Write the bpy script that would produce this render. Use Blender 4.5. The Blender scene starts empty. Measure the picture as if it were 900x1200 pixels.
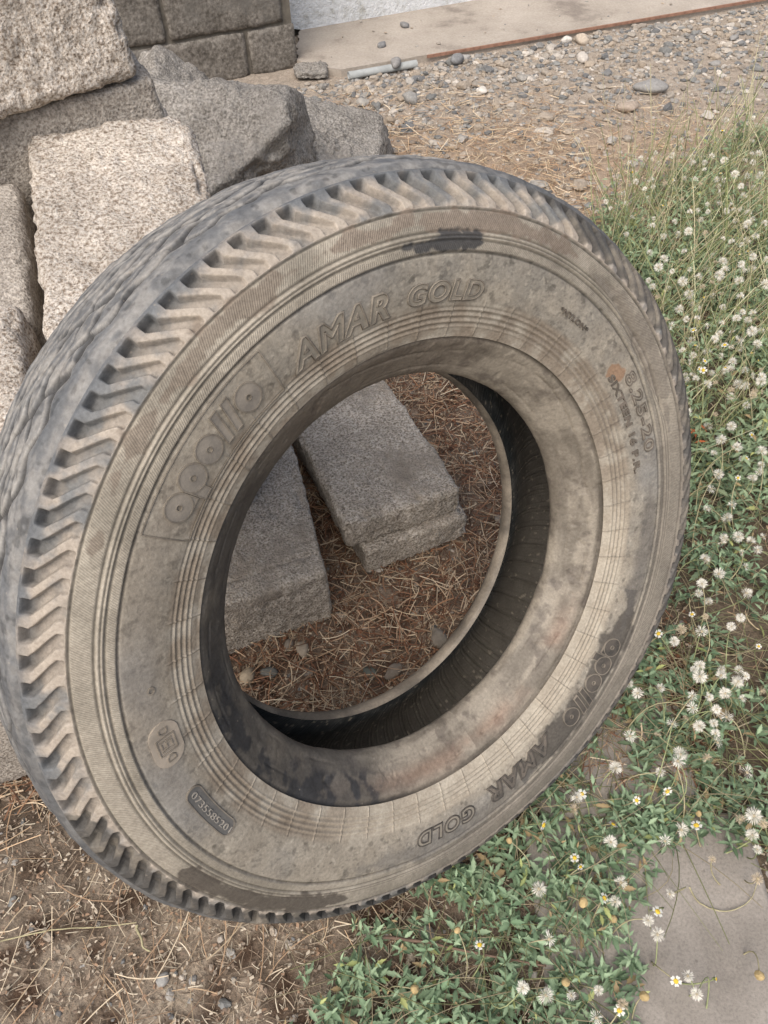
import bpy, bmesh, math, random
import numpy as np
random.seed(7); rng = np.random.default_rng(11)
C = bpy.context.scene.collection
PI = math.pi

# ------------------------------------------------------------------ camera frame
U = np.array([-0.025, 0.664, 0.747]); U /= np.linalg.norm(U)
Zc = np.array([0, 0, -1.0]); F = Zc - U*(Zc@U); F /= np.linalg.norm(F); Xc = np.cross(F, U)
M = np.array([Xc, F, U])
H = 1.275
def at(x, y, h=0.0):                       # point of height h on the sight line through a photo position
    r = M@np.array([(x-450)/900, -(y-600)/900, -1.0])
    return np.array([0, 0, H]) + r*((h-H)/r[2])

# ------------------------------------------------------------------ numpy noise
def _h(i, j, k, s):
    n = (i*374761393 + j*668265263 + k*2147483647 + s*974711) & 0xffffffff
    n = ((n ^ (n >> 13))*1274126177) & 0xffffffff
    n = ((n ^ (n >> 16))*2246822519) & 0xffffffff
    return ((n ^ (n >> 15)) & 0xffffff)/float(0xffffff)
def vnoise(P, s=0):
    P = np.asarray(P, float); i = np.floor(P).astype(np.int64); f = P - i; f = f*f*(3-2*f)
    x, y, z = i[..., 0], i[..., 1], i[..., 2]; u, v, w = f[..., 0], f[..., 1], f[..., 2]
    L = lambda a, b, t: a+(b-a)*t
    return L(L(L(_h(x,y,z,s), _h(x+1,y,z,s), u), L(_h(x,y+1,z,s), _h(x+1,y+1,z,s), u), v),
             L(L(_h(x,y,z+1,s), _h(x+1,y,z+1,s), u), L(_h(x,y+1,z+1,s), _h(x+1,y+1,z+1,s), u), v), w)
def fbm(P, o=4, s=0):
    P = np.asarray(P, float); a, t, n = 1.0, 0.0, 0.0
    for k in range(o):
        t = t + a*vnoise(P*(2.03**k)+k*17.3, s+k); n += a; a *= .5
    return t/n
def sm(a, b, x):
    t = np.clip((x-a)/(b-a), 0, 1); return t*t*(3-2*t)

# ------------------------------------------------------------------ object helpers
def setp(o, label=None, cat=None, group=None, kind=None):
    if label: o['label'] = label
    if cat: o['category'] = cat
    if group: o['group'] = group
    if kind: o['kind'] = kind
    return o
def empty(name, loc=(0, 0, 0), rot=None):
    o = bpy.data.objects.new(name, None); C.objects.link(o); o.empty_display_size = .05
    o.location = loc
    if rot is not None: o.rotation_euler = rot
    return o
def mesh_np(name, V, Fq, mats, parent=None, smooth=True, col=None, midx=None):
    V = np.asarray(V, np.float32).reshape(-1, 3); Fq = np.asarray(Fq, np.int32)
    me = bpy.data.meshes.new(name); n = Fq.shape[1]
    me.vertices.add(len(V)); me.vertices.foreach_set('co', V.ravel())
    me.loops.add(Fq.size); me.loops.foreach_set('vertex_index', Fq.ravel())
    me.polygons.add(len(Fq)); me.polygons.foreach_set('loop_start', np.arange(0, Fq.size, n, dtype=np.int32))
    me.polygons.foreach_set('loop_total', np.full(len(Fq), n, np.int32))
    if midx is not None: me.polygons.foreach_set('material_index', np.asarray(midx, np.int32))
    me.update(calc_edges=True)
    me.polygons.foreach_set('use_smooth', np.full(len(Fq), smooth, bool))
    if col is not None:
        a = me.color_attributes.new('Col', 'FLOAT_COLOR', 'POINT')
        c = np.ones((len(V), 4), np.float32); c[:, :col.shape[1]] = col; a.data.foreach_set('color', c.ravel())
    if not isinstance(mats, (list, tuple)): mats = [mats]
    for m in mats: me.materials.append(m)
    o = bpy.data.objects.new(name, me); C.objects.link(o)
    if parent: o.parent = parent
    return o
def from_bm(name, bm, mat, parent=None, smooth=False):
    me = bpy.data.meshes.new(name); bm.to_mesh(me); bm.free(); me.materials.append(mat)
    if smooth: me.polygons.foreach_set('use_smooth', np.full(len(me.polygons), True, bool))
    o = bpy.data.objects.new(name, me); C.objects.link(o)
    if parent: o.parent = parent
    return o

# ------------------------------------------------------------------ materials
def mat(name):
    m = bpy.data.materials.new(name); m.use_nodes = True; nt = m.node_tree
    return m, nt, nt.nodes['Principled BSDF'], (lambda t: nt.nodes.new('ShaderNode'+t)), nt.links.new
def ramp(N, stops):
    r = N('ValToRGB'); e = r.color_ramp.elements
    while len(e) < len(stops): e.new(.5)
    for x, (p, c) in zip(e, stops): x.position = p; x.color = (*c, 1) if len(c) == 3 else c
    return r
def noise(N, L, tc, scale, detail=5, rough=.6, dist=0, mapping=None):
    n = N('TexNoise'); n.inputs['Scale'].default_value = scale; n.inputs['Detail'].default_value = detail
    n.inputs['Roughness'].default_value = rough; n.inputs['Distortion'].default_value = dist
    L(tc, n.inputs['Vector']); return n
def mixc(N, L, a, b, f, mode='MIX'):
    x = N('Mix'); x.data_type = 'RGBA'; x.blend_type = mode
    for s, v in ((x.inputs[0], f), (x.inputs[6], a), (x.inputs[7], b)):
        if isinstance(v, (int, float)): s.default_value = v
        elif isinstance(v, tuple): s.default_value = (*v, 1)
        else: L(v, s)
    return x.outputs[2]
def bump(N, L, h, b, strength=.5, dist=.002, prev=None):
    x = N('Bump'); x.inputs['Strength'].default_value = strength; x.inputs['Distance'].default_value = dist
    L(h, x.inputs['Height'])
    if prev: L(prev, x.inputs['Normal'])
    L(x.outputs[0], b.inputs['Normal']); return x.outputs[0]

def rough_stone(name, c1, c2, c3, speck=140, pit=.55, blotch=None, bs=.8):
    m, nt, b, N, L = mat(name); t = N('TexCoord').outputs['Object']
    n1 = noise(N, L, t, speck, 4, .7); r1 = ramp(N, [(.36, c1), (.5, c2), (.64, c3)]); L(n1.outputs[0], r1.inputs[0])
    n2 = noise(N, L, t, 9, 5, .6); r2 = ramp(N, [(.3, (.62, .6, .58)), (.7, (1.12, 1.1, 1.08))]); L(n2.outputs[0], r2.inputs[0])
    c = mixc(N, L, r1.outputs[0], r2.outputs[0], .85, 'MULTIPLY')
    v = N('TexVoronoi'); v.inputs['Scale'].default_value = speck*1.1; L(t, v.inputs['Vector'])
    r3 = ramp(N, [(.12, (.38, .34, .3)), (.3, (1, 1, 1))]); L(v.outputs['Distance'], r3.inputs[0])
    c = mixc(N, L, c, r3.outputs[0], pit, 'MULTIPLY')
    if blotch:
        n4 = noise(N, L, t, 5, 4, .6); r4 = ramp(N, [(.52, (0, 0, 0)), (.68, (1, 1, 1))]); L(n4.outputs[0], r4.inputs[0])
        c = mixc(N, L, c, blotch, r4.outputs[0])
    L(c, b.inputs['Base Color']); b.inputs['Roughness'].default_value = .95; b.inputs['Specular IOR Level'].default_value = .15
    p = bump(N, L, n1.outputs[0], b, bs, .004); bump(N, L, v.outputs['Distance'], b, bs*.6, .003, p)
    return m
MS_pale = rough_stone('pale_cast_stone', (.21, .165, .125), (.53, .475, .41), (.72, .68, .62), 210, .5)
MS_pale2 = rough_stone('pale_brown_stone', (.17, .135, .10), (.38, .32, .255), (.56, .50, .42), 130, .6)
MS_grey = rough_stone('grey_brown_stone', (.18, .155, .125), (.46, .415, .355), (.68, .63, .565), 210, .55, (.25, .215, .175))
MS_mid = rough_stone('mid_grey_stone', (.22, .195, .168), (.41, .375, .33), (.56, .52, .465), 210, .45)
MS_rock = rough_stone('dark_rock', (.14, .13, .118), (.29, .275, .25), (.44, .42, .39), 130, .35, (.22, .205, .185), 1.0)
MS_wall = rough_stone('wall_block_stone', (.115, .105, .092), (.19, .175, .155), (.28, .262, .235), 60, .3, (.15, .14, .125))

def rubber(name, hatch=False, rough=.8, fine=260, liner=False):
    m, nt, b, N, L = mat(name); t = N('TexCoord').outputs['Object']
    a = N('Attribute'); a.attribute_name = 'Col'
    n1 = noise(N, L, t, fine, 5, .65); r1 = ramp(N, [(.3, (.78, .77, .76)), (.7, (1.18, 1.18, 1.18))]); L(n1.outputs[0], r1.inputs[0])
    c = mixc(N, L, a.outputs['Color'], r1.outputs[0], 1.0, 'MULTIPLY')
    n2 = noise(N, L, t, 34, 6, .7, .4); r2 = ramp(N, [(.32, (.82, .8, .79)), (.66, (1.12, 1.11, 1.1))]); L(n2.outputs[0], r2.inputs[0])
    c = mixc(N, L, c, r2.outputs[0], .8, 'MULTIPLY')
    v = N('TexVoronoi'); v.inputs['Scale'].default_value = 62; L(t, v.inputs['Vector'])      # crumbs of dry mud
    r4 = ramp(N, [(.05, (.3, .3, .3)), (.09, (0, 0, 0))]); L(v.outputs['Distance'], r4.inputs[0])
    c = mixc(N, L, c, (.36, .31, .25), r4.outputs[0])
    prev = bump(N, L, n1.outputs[0], b, .35, .0012); prev = bump(N, L, n2.outputs[0], b, .3, .003, prev)
    if hatch:
        sx = N('SeparateXYZ'); L(t, sx.inputs[0])
        def ma(op, x, y=None):
            q = N('Math'); q.operation = op
            for s, w in ((q.inputs[0], x), (q.inputs[1], y)):
                if w is None: continue
                if isinstance(w, (int, float)): s.default_value = w
                else: L(w, s)
            return q.outputs[0]
        yy = ma('SUBTRACT', sx.outputs[1], .485)
        ang = ma('ARCTAN2', sx.outputs[0], yy)
        rr = ma('SQRT', ma('ADD', ma('MULTIPLY', sx.outputs[0], sx.outputs[0]), ma('MULTIPLY', yy, yy)))
        w = ma('SINE', ma('ADD', ma('MULTIPLY', ang, 1030.0), ma('MULTIPLY', rr, -1500.0)))
        w = ma('MULTIPLY', ma('ADD', w, 1.0), .5)
        w = ma('MULTIPLY', w, a.outputs['Alpha'])
        prev = bump(N, L, w, b, .4, .0008, prev)
        dk = ma('SUBTRACT', 1.0, ma('MULTIPLY', ma('SUBTRACT', a.outputs['Alpha'], w), .26))
        cc = N('CombineColor'); [L(dk, cc.inputs[i]) for i in range(3)]
        c = mixc(N, L, c, cc.outputs[0], 1.0, 'MULTIPLY')
    L(c, b.inputs['Base Color']); b.inputs['Roughness'].default_value = rough; b.inputs['Specular IOR Level'].default_value = .3
    return m
MR_side = rubber('dusty_sidewall_rubber', True); MR_tread = rubber('worn_tread_rubber', fine=180, rough=.72); MR_in = rubber('inner_rubber', rough=.55)
def flat_rubber(name, c1, c2, rough=.8):
    m, nt, b, N, L = mat(name); t = N('TexCoord').outputs['Object']
    n = noise(N, L, t, 45, 6, .7); r = ramp(N, [(.35, c1), (.62, c2)]); L(n.outputs[0], r.inputs[0]); L(r.outputs[0], b.inputs['Base Color'])
    b.inputs['Roughness'].default_value = rough; b.inputs['Specular IOR Level'].default_value = .3
    n2 = noise(N, L, t, 300, 4, .6); bump(N, L, n2.outputs[0], b, .3, .001); return m
ML_edge = flat_rubber('lettering_edge_rubber', (.135, .118, .096), (.24, .21, .17))
ML_size = flat_rubber('size_lettering_rubber', (.085, .074, .06), (.165, .14, .115))
ML_fill = flat_rubber('lettering_face_rubber', (.19, .172, .142), (.28, .25, .20))
ML_logo = flat_rubber('logo_face_rubber', (.185, .168, .145), (.27, .24, .20))
ML_dark = flat_rubber('dark_lettering_rubber', (.045, .042, .038), (.11, .095, .08))
ML_darkf = flat_rubber('dark_lettering_face', (.075, .068, .06), (.17, .145, .118))
ML_plate = flat_rubber('mark_plate_rubber', (.27, .235, .19), (.36, .31, .25))
ML_tag = flat_rubber('code_plate_rubber', (.09, .09, .088), (.14, .135, .125))
ML_code = flat_rubber('code_digit_rubber', (.24, .225, .20), (.34, .31, .27))

def vcol_mat(name, rough=.9, trans=0.0, nscale=None, lo=.75, hi=1.2):
    m, nt, b, N, L = mat(name); a = N('Attribute'); a.attribute_name = 'Col'; c = a.outputs['Color']
    if nscale:
        t = N('TexCoord').outputs['Object']; n = noise(N, L, t, nscale, 4, .65)
        r = ramp(N, [(.3, (lo,)*3), (.7, (hi,)*3)]); L(n.outputs[0], r.inputs[0]); c = mixc(N, L, c, r.outputs[0], 1.0, 'MULTIPLY')
        bump(N, L, n.outputs[0], b, .4, .002)
    L(c, b.inputs['Base Color']); b.inputs['Roughness'].default_value = rough; b.inputs['Specular IOR Level'].default_value = .25
    if trans:
        tr = N('BsdfTranslucent'); L(c, tr.inputs[0]); mx = N('MixShader'); mx.inputs[0].default_value = trans
        out = nt.nodes['Material Output']; L(b.outputs[0], mx.inputs[1]); L(tr.outputs[0], mx.inputs[2]); L(mx.outputs[0], out.inputs[0])
    return m
MV_leaf = vcol_mat('weed_leaf', .6, .25); MV_straw = vcol_mat('dry_straw', .85, .15); MV_stone = vcol_mat('pebble_stone', .9, 0, 90)
def plain(name, c, rough=.85, trans=0, ns=None, lo=.7, hi=1.25):
    m, nt, b, N, L = mat(name); b.inputs['Roughness'].default_value = rough; b.inputs['Specular IOR Level'].default_value = .2
    t = N('TexCoord').outputs['Object']; n = noise(N, L, t, ns or 60, 4, .6)
    r = ramp(N, [(.3, tuple(x*lo for x in c)), (.7, tuple(min(1, x*hi) for x in c))]); L(n.outputs[0], r.inputs[0]); L(r.outputs[0], b.inputs['Base Color'])
    bump(N, L, n.outputs[0], b, .3, .002)
    if trans:
        tr = N('BsdfTranslucent'); L(r.outputs[0], tr.inputs[0]); mx = N('MixShader'); mx.inputs[0].default_value = trans
        L(b.outputs[0], mx.inputs[1]); L(tr.outputs[0], mx.inputs[2]); L(mx.outputs[0], nt.nodes['Material Output'].inputs[0])
    return m
MP_stem = plain('green_stem', (.30, .33, .17)); MP_stemd = plain('straw_stem', (.40, .36, .22))
MP_fluff = plain('seed_fluff', (.90, .87, .79), .9, .2, 200, .95, 1.05); MP_fluff2 = plain('tan_seed_fluff', (.66, .56, .42), .9, .2, 200, .9, 1.05); MP_core = plain('seed_core', (.50, .42, .28))
MP_petal = plain('white_petal', (.82, .82, .76), .7, .3, 60, .95, 1.05); MP_disc = plain('yellow_disc', (.72, .50, .06)); MP_bud = plain('dry_bud', (.48, .36, .18)); MP_sepal = plain('sepal', (.16, .2, .09))
MP_twig = plain('twig_bark', (.17, .115, .085)); MP_rust = plain('rusty_steel', (.30, .17, .12), .9, 0, 40); MP_pipe = plain('grey_plastic_pipe', (.36, .38, .38), .6, 0, 25, .85, 1.15)
MP_mortar = plain('mortar', (.15, .135, .112), .95, 0, 30)
MP_orange = plain('orange_leaf', (.55, .16, .06))

# ------------------------------------------------------------------ TYRE
n_cam = np.array([.72, -.377, 1]); n_cam /= np.linalg.norm(n_cam)
tn = M@n_cam; tc_ = M@np.array([.005, -.062, -1.016]) + np.array([0, 0, H])
tv = np.array([0, 0, 1]) - tn*tn[2]; tv /= np.linalg.norm(tv); th_ = np.cross(tv, tn)
TR = .485
zmin = tc_[2] - (.470*abs(tv[2]) + .086*abs(tn[2]))
TYRE_LIFT = -zmin*0
tyre = bpy.data.objects.new('tyre', None); C.objects.link(tyre)
from mathutils import Matrix, Vector
base = tc_ - tv*TR
tyre.matrix_world = Matrix(((th_[0], tv[0], tn[0], base[0]), (th_[1], tv[1], tn[1], base[1]), (th_[2], tv[2], tn[2], base[2]), (0, 0, 0, 1)))
setp(tyre, 'large worn dusty truck tyre leaning against the pile of stone blocks', 'tyre')

def spline(pts, ds):
    P = np.array(pts, float); n = len(P); out = []
    Q = np.vstack([2*P[0]-P[1], P, 2*P[-1]-P[-2]])
    for i in range(n-1):
        a, b, c, d = Q[i:i+4]
        for t in np.linspace(0, 1, 24, endpoint=False):
            out.append(.5*((2*b)+(-a+c)*t+(2*a-5*b+4*c-d)*t*t+(-a+3*b-3*c+d)*t**3))
    out.append(P[-1]); out = np.array(out)
    L = np.r_[0, np.cumsum(np.linalg.norm(np.diff(out, axis=0), axis=1))]
    s = np.linspace(0, L[-1], max(3, int(L[-1]/ds)))
    return np.stack([np.interp(s, L, out[:, 0]), np.interp(s, L, out[:, 1])], 1)
SIDE = [(.102, .300), (.1075, .312), (.1115, .325), (.118, .342), (.1235, .362), (.1265, .385), (.1245, .405), (.1185, .428), (.106, .448), (.090, .4665)]
SIDE_P = spline(SIDE, .0005)
def side_z(r): return np.interp(r, SIDE_P[:, 1], SIDE_P[:, 0])

def warp(PH, z, r):                    # the tread has rolled forward on the right, as on any unmounted casing
    a = np.degrees(PH) % 360
    dz = np.interp(a, [0, 12, 35, 60, 80, 125, 150, 172, 200, 215, 245, 360], [0, 0, .010, .024, .029, .029, .020, .012, .010, .009, 0, 0])
    return dz*sm(.392, .466, r)*np.clip(.5+.5*z/.09, 0, 1)
def grid_mesh(name, prof, nth, dispf, colf, material, flip=False, sgn=1, extra=None):
    ph = np.linspace(-PI, PI, nth)
    T = np.gradient(prof, axis=0); T /= np.linalg.norm(T, axis=1)[:, None]
    Nn = np.stack([T[:, 1], -T[:, 0]], 1)*(-1 if flip else 1)
    PH, I = np.meshgrid(ph, np.arange(len(prof)), indexing='ij')
    z, r = prof[I, 0], prof[I, 1]
    d = dispf(PH, z, r) if dispf else 0
    z2, r2 = z + Nn[I, 0]*d, r + Nn[I, 1]*d
    # slight buckling of the unmounted carcass
    z2 = z2 + .0022*np.sin(3*PH+.6)*sm(.28, .4, r) ; r2 = r2*(1+.0018*np.sin(2*PH+1.0))
    z2 = z2*sgn + warp(PH, z2*sgn, r2)
    V = np.stack([r2*np.sin(PH), r2*np.cos(PH)+TR, z2], -1)
    col = colf(PH, z, r, d)
    a, b = V.shape[:2]; idx = np.arange(a*b).reshape(a, b)
    q = np.stack([idx[:-1, :-1], idx[1:, :-1], idx[1:, 1:], idx[:-1, 1:]], -1).reshape(-1, 4)
    if flip ^ (sgn < 0): q = q[:, ::-1]
    return mesh_np(name, V, q, material, tyre, True, col.reshape(a*b, -1))
def P3(PH, z, r, k=1): return np.stack([r*np.sin(PH)*k, r*np.cos(PH)*k, z*k], -1)
def lerp(c, d, w): return np.asarray(c)*(1-w[..., None]) + np.asarray(d)*w[..., None]
def angd(PH, a): return (np.degrees(PH)-a+180) % 360-180
def awin(PH, a, b, s=6):      # smooth window between angles a..b degrees, clockwise
    m = (a+b)/2; hw = (b-a)/2
    return 1-sm(hw-s, hw+s, np.abs(angd(PH, m)))
NL = 106
def lug_depth(PH, z, r):
    t = (.4655-r)/.0345
    tt = np.clip((t-.26)/.58, 0, 1); off = -.05+.98*(tt*.8+.2*tt*tt*(3-2*tt))
    u = (PH/(2*PI)*NL - off) % 1.0
    wob = .02*np.sin(PH*37)
    wd = .270 - .01*t + wob*.6 + .03*(vnoise(np.stack([PH*60, r*60, 0*r], -1), 14)-.5)
    e = .022 + .016*np.clip(t, 0, 1)
    across = 1-sm(wd-e, wd+e, np.abs(u-.5))
    along = sm(.035, .15, t)*(1-sm(.975, 1.005, t))
    dep = .0130*(1-.30*sm(.15, .50, t)-.28*sm(.5, 1, t))
    wear = .75+.5*fbm(P3(PH, z, r, 26), 2, 5)
    return dep*across*along*wear, across*along
def side_disp(PH, z, r):
    d = np.zeros_like(r)
    k = 2*PI*(r-.311)/.0062
    d += .0008*np.cos(k)*sm(.309, .312, r)*(1-sm(.331, .334, r))
    d -= .0016*np.exp(-((r-.3875)/.0011)**2)
    d += .0014*(sm(.4005, .4012, r)-sm(.4058, .4065, r)) - .0016*np.exp(-((r-.3990)/.0010)**2) - .0014*np.exp(-((r-.4032)/.0009)**2) - .0016*np.exp(-((r-.4082)/.0010)**2)
    d -= .0009*sm(.4275, .4285, r)*0 + .0014*np.exp(-((r-.4285)/.0010)**2)
    d += .0012*(sm(.389, .3895, r))
    ld, m = lug_depth(PH, z, r); d -= ld
    d += .0012*sm(.4290, .4305, r)
    # vent flash lines across the rim rings
    f = (np.degrees(PH)/7.35) % 1.0; wv = np.abs(f-.5)*7.35*PI/180*r
    d += .0009*(1-sm(.0003, .0012, wv))*sm(.297, .300, r)*(1-sm(.336, .341, r))
    P = P3(PH, z, r)
    d += .0026*(fbm(P*9, 2, 3)-.5) + .0008*(fbm(P*60, 3, 8)-.5)
    # a chewed strip along the hatched band at the right
    tear = awin(PH, 52, 82, 5)*np.exp(-((r-.4075-.006*np.sin(PH*9))/.0055)**2)
    d -= .0055*tear*(.5+vnoise(P*90, 4))
    return d*(1-sm(.4640, .4664, r))*sm(.3002, .3030, r)
TAN = (.292, .262, .212); PALE = (.395, .362, .300); GREY = (.198, .197, .182); BLUE = (.205, .208, .205); DARK = (.055, .051, .046); BROWN = (.21, .165, .125); RED = (.24, .15, .105)
def side_col(PH, z, r, d):
    P = P3(PH, z, r)
    n1 = fbm(P*14, 5, 20); n2 = fbm(P*42, 5, 30); n3 = fbm(P*6, 4, 40); n4 = fbm(P*110, 3, 60)
    # streaks running across the sidewall
    st = fbm(np.stack([PH*30, r*18, z*0], -1), 4, 50)
    dust = sm(.36, .60, n1*.55+n2*.25+n3*.2 + .10*awin(PH, -150, -30, 30) - .05*awin(PH, -12, 55, 14)*sm(.35, .375, r))
    dust = np.clip(dust*.45+.35*st+.38, 0, 1)
    c = lerp(GREY, TAN, dust)
    c = lerp(c, PALE, .40*sm(.50, .68, n2)*dust)
    sc_ = fbm(np.stack([PH*70+r*90, r*420-PH*25, 0*r], -1), 3, 57); c = c*(1-.22*sm(.60, .74, sc_))[..., None]
    c = c*(1-.34*sm(.62, .72, n4))[..., None]; c = lerp(c, PALE, .5*sm(.70, .76, fbm(P*170, 2, 63)))
    c = c*(.93+.14*fbm(P*300, 2, 64))[..., None]
    c = lerp(c, BLUE, .55*sm(.45, .68, n3+.12*awin(PH, -20, 48, 12)*sm(.352, .38, r)-.08)*sm(.34, .36, r)*(1-sm(.389, .392, r)))
    hz = sm(.389, .3905, r)*(1-sm(.4275, .429, r))                # hatched bands
    c = lerp(c, lerp((.275, .250, .203), (.405, .368, .302), sm(.35, .62, n1)), hz*.85)
    lz = sm(.429, .431, r)                                        # lug zone
    lc = lerp((.175, .18, .178), (.38, .335, .28), sm(.40, .60, n2*.6+n1*.4+.07-5.5*(r-.438)*.8))
    lc = lerp(lc, (.115, .125, .135), .7*sm(.452, .465, r))
    c = lerp(c, lc, lz)
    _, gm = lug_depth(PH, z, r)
    c = lerp(c, (.105, .105, .102), lz*gm*(.32+.4*sm(.445, .462, r)))  # dark rubber and dirt in the lug grooves, with pocket shade painted in
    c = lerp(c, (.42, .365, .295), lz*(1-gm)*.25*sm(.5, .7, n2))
    # rim rings: pale dust on crests
    rz = (1-sm(.334, .342, r))
    c = lerp(c, lerp((.25, .205, .155), PALE, sm(.42, .62, n2*.6+n1*.4)), rz*.7)
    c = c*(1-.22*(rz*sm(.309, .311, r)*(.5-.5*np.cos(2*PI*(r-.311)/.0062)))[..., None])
    lower = awin(PH, 96, 228, 12)
    c = lerp(c, (.42, .378, .305), lower*rz*.6)
    # flash line shading, crease shading
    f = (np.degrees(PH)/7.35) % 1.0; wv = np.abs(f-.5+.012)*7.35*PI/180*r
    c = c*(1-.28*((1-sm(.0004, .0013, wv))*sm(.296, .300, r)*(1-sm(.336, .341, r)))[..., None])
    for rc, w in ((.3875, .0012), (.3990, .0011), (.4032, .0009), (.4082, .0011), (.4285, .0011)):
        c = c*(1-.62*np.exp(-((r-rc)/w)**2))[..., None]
    # rubbed and wet stains
    rag = (n2-.5)*.03+(n4-.5)*.010+(n1-.5)*.02
    def stain(c, a, b, r0, r1, colr, amt, s=5, soft=.0022):
        w = awin(PH, a, b, s)
        m = sm(-soft, soft, np.minimum(r-r0, r1-r)+rag - .02*(1-w))*(w > .02)
        return lerp(c, colr, m*amt)
    c = stain(c, -52, -3, .412, .4265, (.20, .165, .13), .75, 10)
    c = stain(c, -3, 42, .409, .426, (.22, .175, .138), .7, 5)
    c = stain(c, 6, 23, .391, .4045, (.052, .053, .055), .92, 3)
    c = stain(c, 47, 82, .399, .4265, (.17, .15, .128), .55, 7)
    c = stain(c, -139, -105, .405, .431, (.095, .082, .068), .9, 6)
    c = stain(c, 63, 68.5, .352, .366, (.25, .155, .095), .85, 1.6)
    c = stain(c, 128, 168, .3455, .3935, (.068, .062, .055), .85, 7, .004)
    c = stain(c, 100, 128, .356, .386, (.115, .108, .10), .7, 8, .01)
    c = stain(c, 172, 214, .362, .39, (.12, .115, .108), .6, 9, .01)
    c = stain(c, -88, -40, .345, .385, (.21, .185, .155), .35, 12, .012)
    c = stain(c, -95, -118, .36, .385, (.15, .145, .135), .5, 12, .012)
    # clean dark lugs along the bottom and right
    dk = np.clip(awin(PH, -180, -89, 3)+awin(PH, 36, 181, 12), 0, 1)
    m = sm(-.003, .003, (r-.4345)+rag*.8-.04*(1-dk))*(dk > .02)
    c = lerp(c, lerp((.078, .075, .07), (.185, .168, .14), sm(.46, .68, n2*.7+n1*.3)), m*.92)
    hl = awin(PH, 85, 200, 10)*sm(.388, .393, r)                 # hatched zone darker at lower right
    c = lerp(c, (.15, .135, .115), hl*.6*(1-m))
    alpha = sm(.3895, .3905, r)*(1-sm(.3975, .3985, r)) + sm(.4095, .4105, r)*(1-sm(.4265, .4275, r))
    return np.concatenate([np.clip(c, 0, 1), alpha[..., None]], -1)
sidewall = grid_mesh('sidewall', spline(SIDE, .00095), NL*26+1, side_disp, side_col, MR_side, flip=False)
back_prof = spline(SIDE, .0025)
def back_col(PH, z, r, d):
    n = fbm(P3(PH, z, r, 20), 4, 9); c = lerp(DARK, (.17, .155, .135), sm(.4, .65, n)); return c
grid_mesh('sidewall', back_prof, NL*10+1, lambda PH, z, r: -lug_depth(PH, z, r)[0], back_col, MR_tread, flip=False, sgn=-1)

# bead (front and back)
BEAD = [(.040, .2575), (.046, .2535), (.054, .2535), (.062, .2575), (.074, .2695), (.086, .283), (.0945, .2925), (.0975, .2975), (.102, .300)]
def bead_disp(PH, z, r):
    P = P3(PH, z, r)
    d = .0022*(fbm(P*22, 3, 70)-.5)+.0012*(fbm(P*90, 3, 71)-.5)
    f = np.abs((r-.285+.003*np.sin(PH*5)))
    d -= .0022*np.exp(-(f/.0009)**2)*sm(.45, .6, vnoise(P*30, 6)) + .0022*np.exp(-((r-.2985)/.0012)**2) + .0012*np.exp(-((r-.262-.002*np.sin(PH*4))/.0008)**2)*sm(.4, .6, vnoise(P*24, 16))
    cr = fbm(P*np.array([60, 60, 60]), 3, 75); d -= .0009*sm(.60, .72, cr)*sm(.258, .27, r)
    return d
def bead_col(PH, z, r, d):
    P = P3(PH, z, r); n = fbm(P*16, 5, 80); n2 = fbm(P*60, 4, 81); st = fbm(np.stack([PH*6, r*90, z*60], -1), 4, 82)
    c = lerp((.165, .146, .118), (.272, .243, .197), sm(.36, .62, n*.35+st*.65))
    c = c*(1-.5*np.exp(-((r-.2985)/.0014)**2))[..., None]
    c = lerp(c, (.10, .085, .072), .6*sm(.55, .7, n2))
    c = lerp(c, RED, .5*awin(PH, 128, 225, 16)*np.exp(-((r-.284)/.010)**2)*sm(.35, .6, n))
    c = lerp(c, (.06, .057, .054), .75*awin(PH, -148, -28, 14)*sm(.30, .52, n+.12))
    c = lerp(c, (.032, .034, .038), .8*awin(PH, -150, -75, 10)*sm(.48, .55, n2*.5+n*.5)*sm(.262, .275, r))
    c = lerp(c, (.15, .125, .10), .65*awin(PH, -28, 30, 12))
    return np.clip(c, 0, 1)
grid_mesh('bead', spline(BEAD, .0016), 1600, bead_disp, bead_col, MR_in, flip=False)
def bbead_col(PH, z, r, d):
    P = P3(PH, z, r); n = fbm(P*16, 5, 90); return lerp((.10, .088, .072), (.225, .195, .155), sm(.35, .62, n))
grid_mesh('bead', spline(BEAD, .002), 1200, bead_disp, bbead_col, MR_in, flip=False, sgn=-1)

# inner liner with fine slanted ribs
LIN = [(.0412, .2572), (.050, .270), (.062, .288), (.082, .315), (.103, .352), (.110, .385), (.104, .418), (.083, .443), (.045, .455), (0, .458)]
LIN = LIN + [(-a, b) for a, b in LIN[-2::-1]]
def lin_disp(PH, z, r):
    u = np.abs(((PH/(2*PI)*150 + z*3.2) % 1)-.5)
    u2 = np.abs(((PH/(2*PI)*75 + z*2) % 1)-.5)
    return -.0012*np.exp(-(u/.07)**2) - .004*np.exp(-(u2/.035)**2) + .001*(fbm(P3(PH, z, r, 40), 3, 95)-.5)
def lin_col(PH, z, r, d):
    n = fbm(P3(PH, z, r, 12), 4, 96); n2 = fbm(P3(PH, z, r, 60), 4, 97)
    c = lerp((.035, .04, .042), (.095, .098, .094), sm(.35, .65, n*.5+n2*.5))
    c = lerp(c, (.13, .115, .095), .65*sm(-.06, -.10, z))
    c = lerp(c, (.11, .10, .09), .55*awin(PH, 20, 100, 25)*sm(.4, .6, n))
    c = lerp(c, (.3, .27, .22), .7*sm(.80, .83, vnoise(P3(PH, z, r, 150), 98)))
    return c
grid_mesh('inner_liner', spline(LIN, .0028), 2401, lin_disp, lin_col, MR_in, flip=True)

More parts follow.
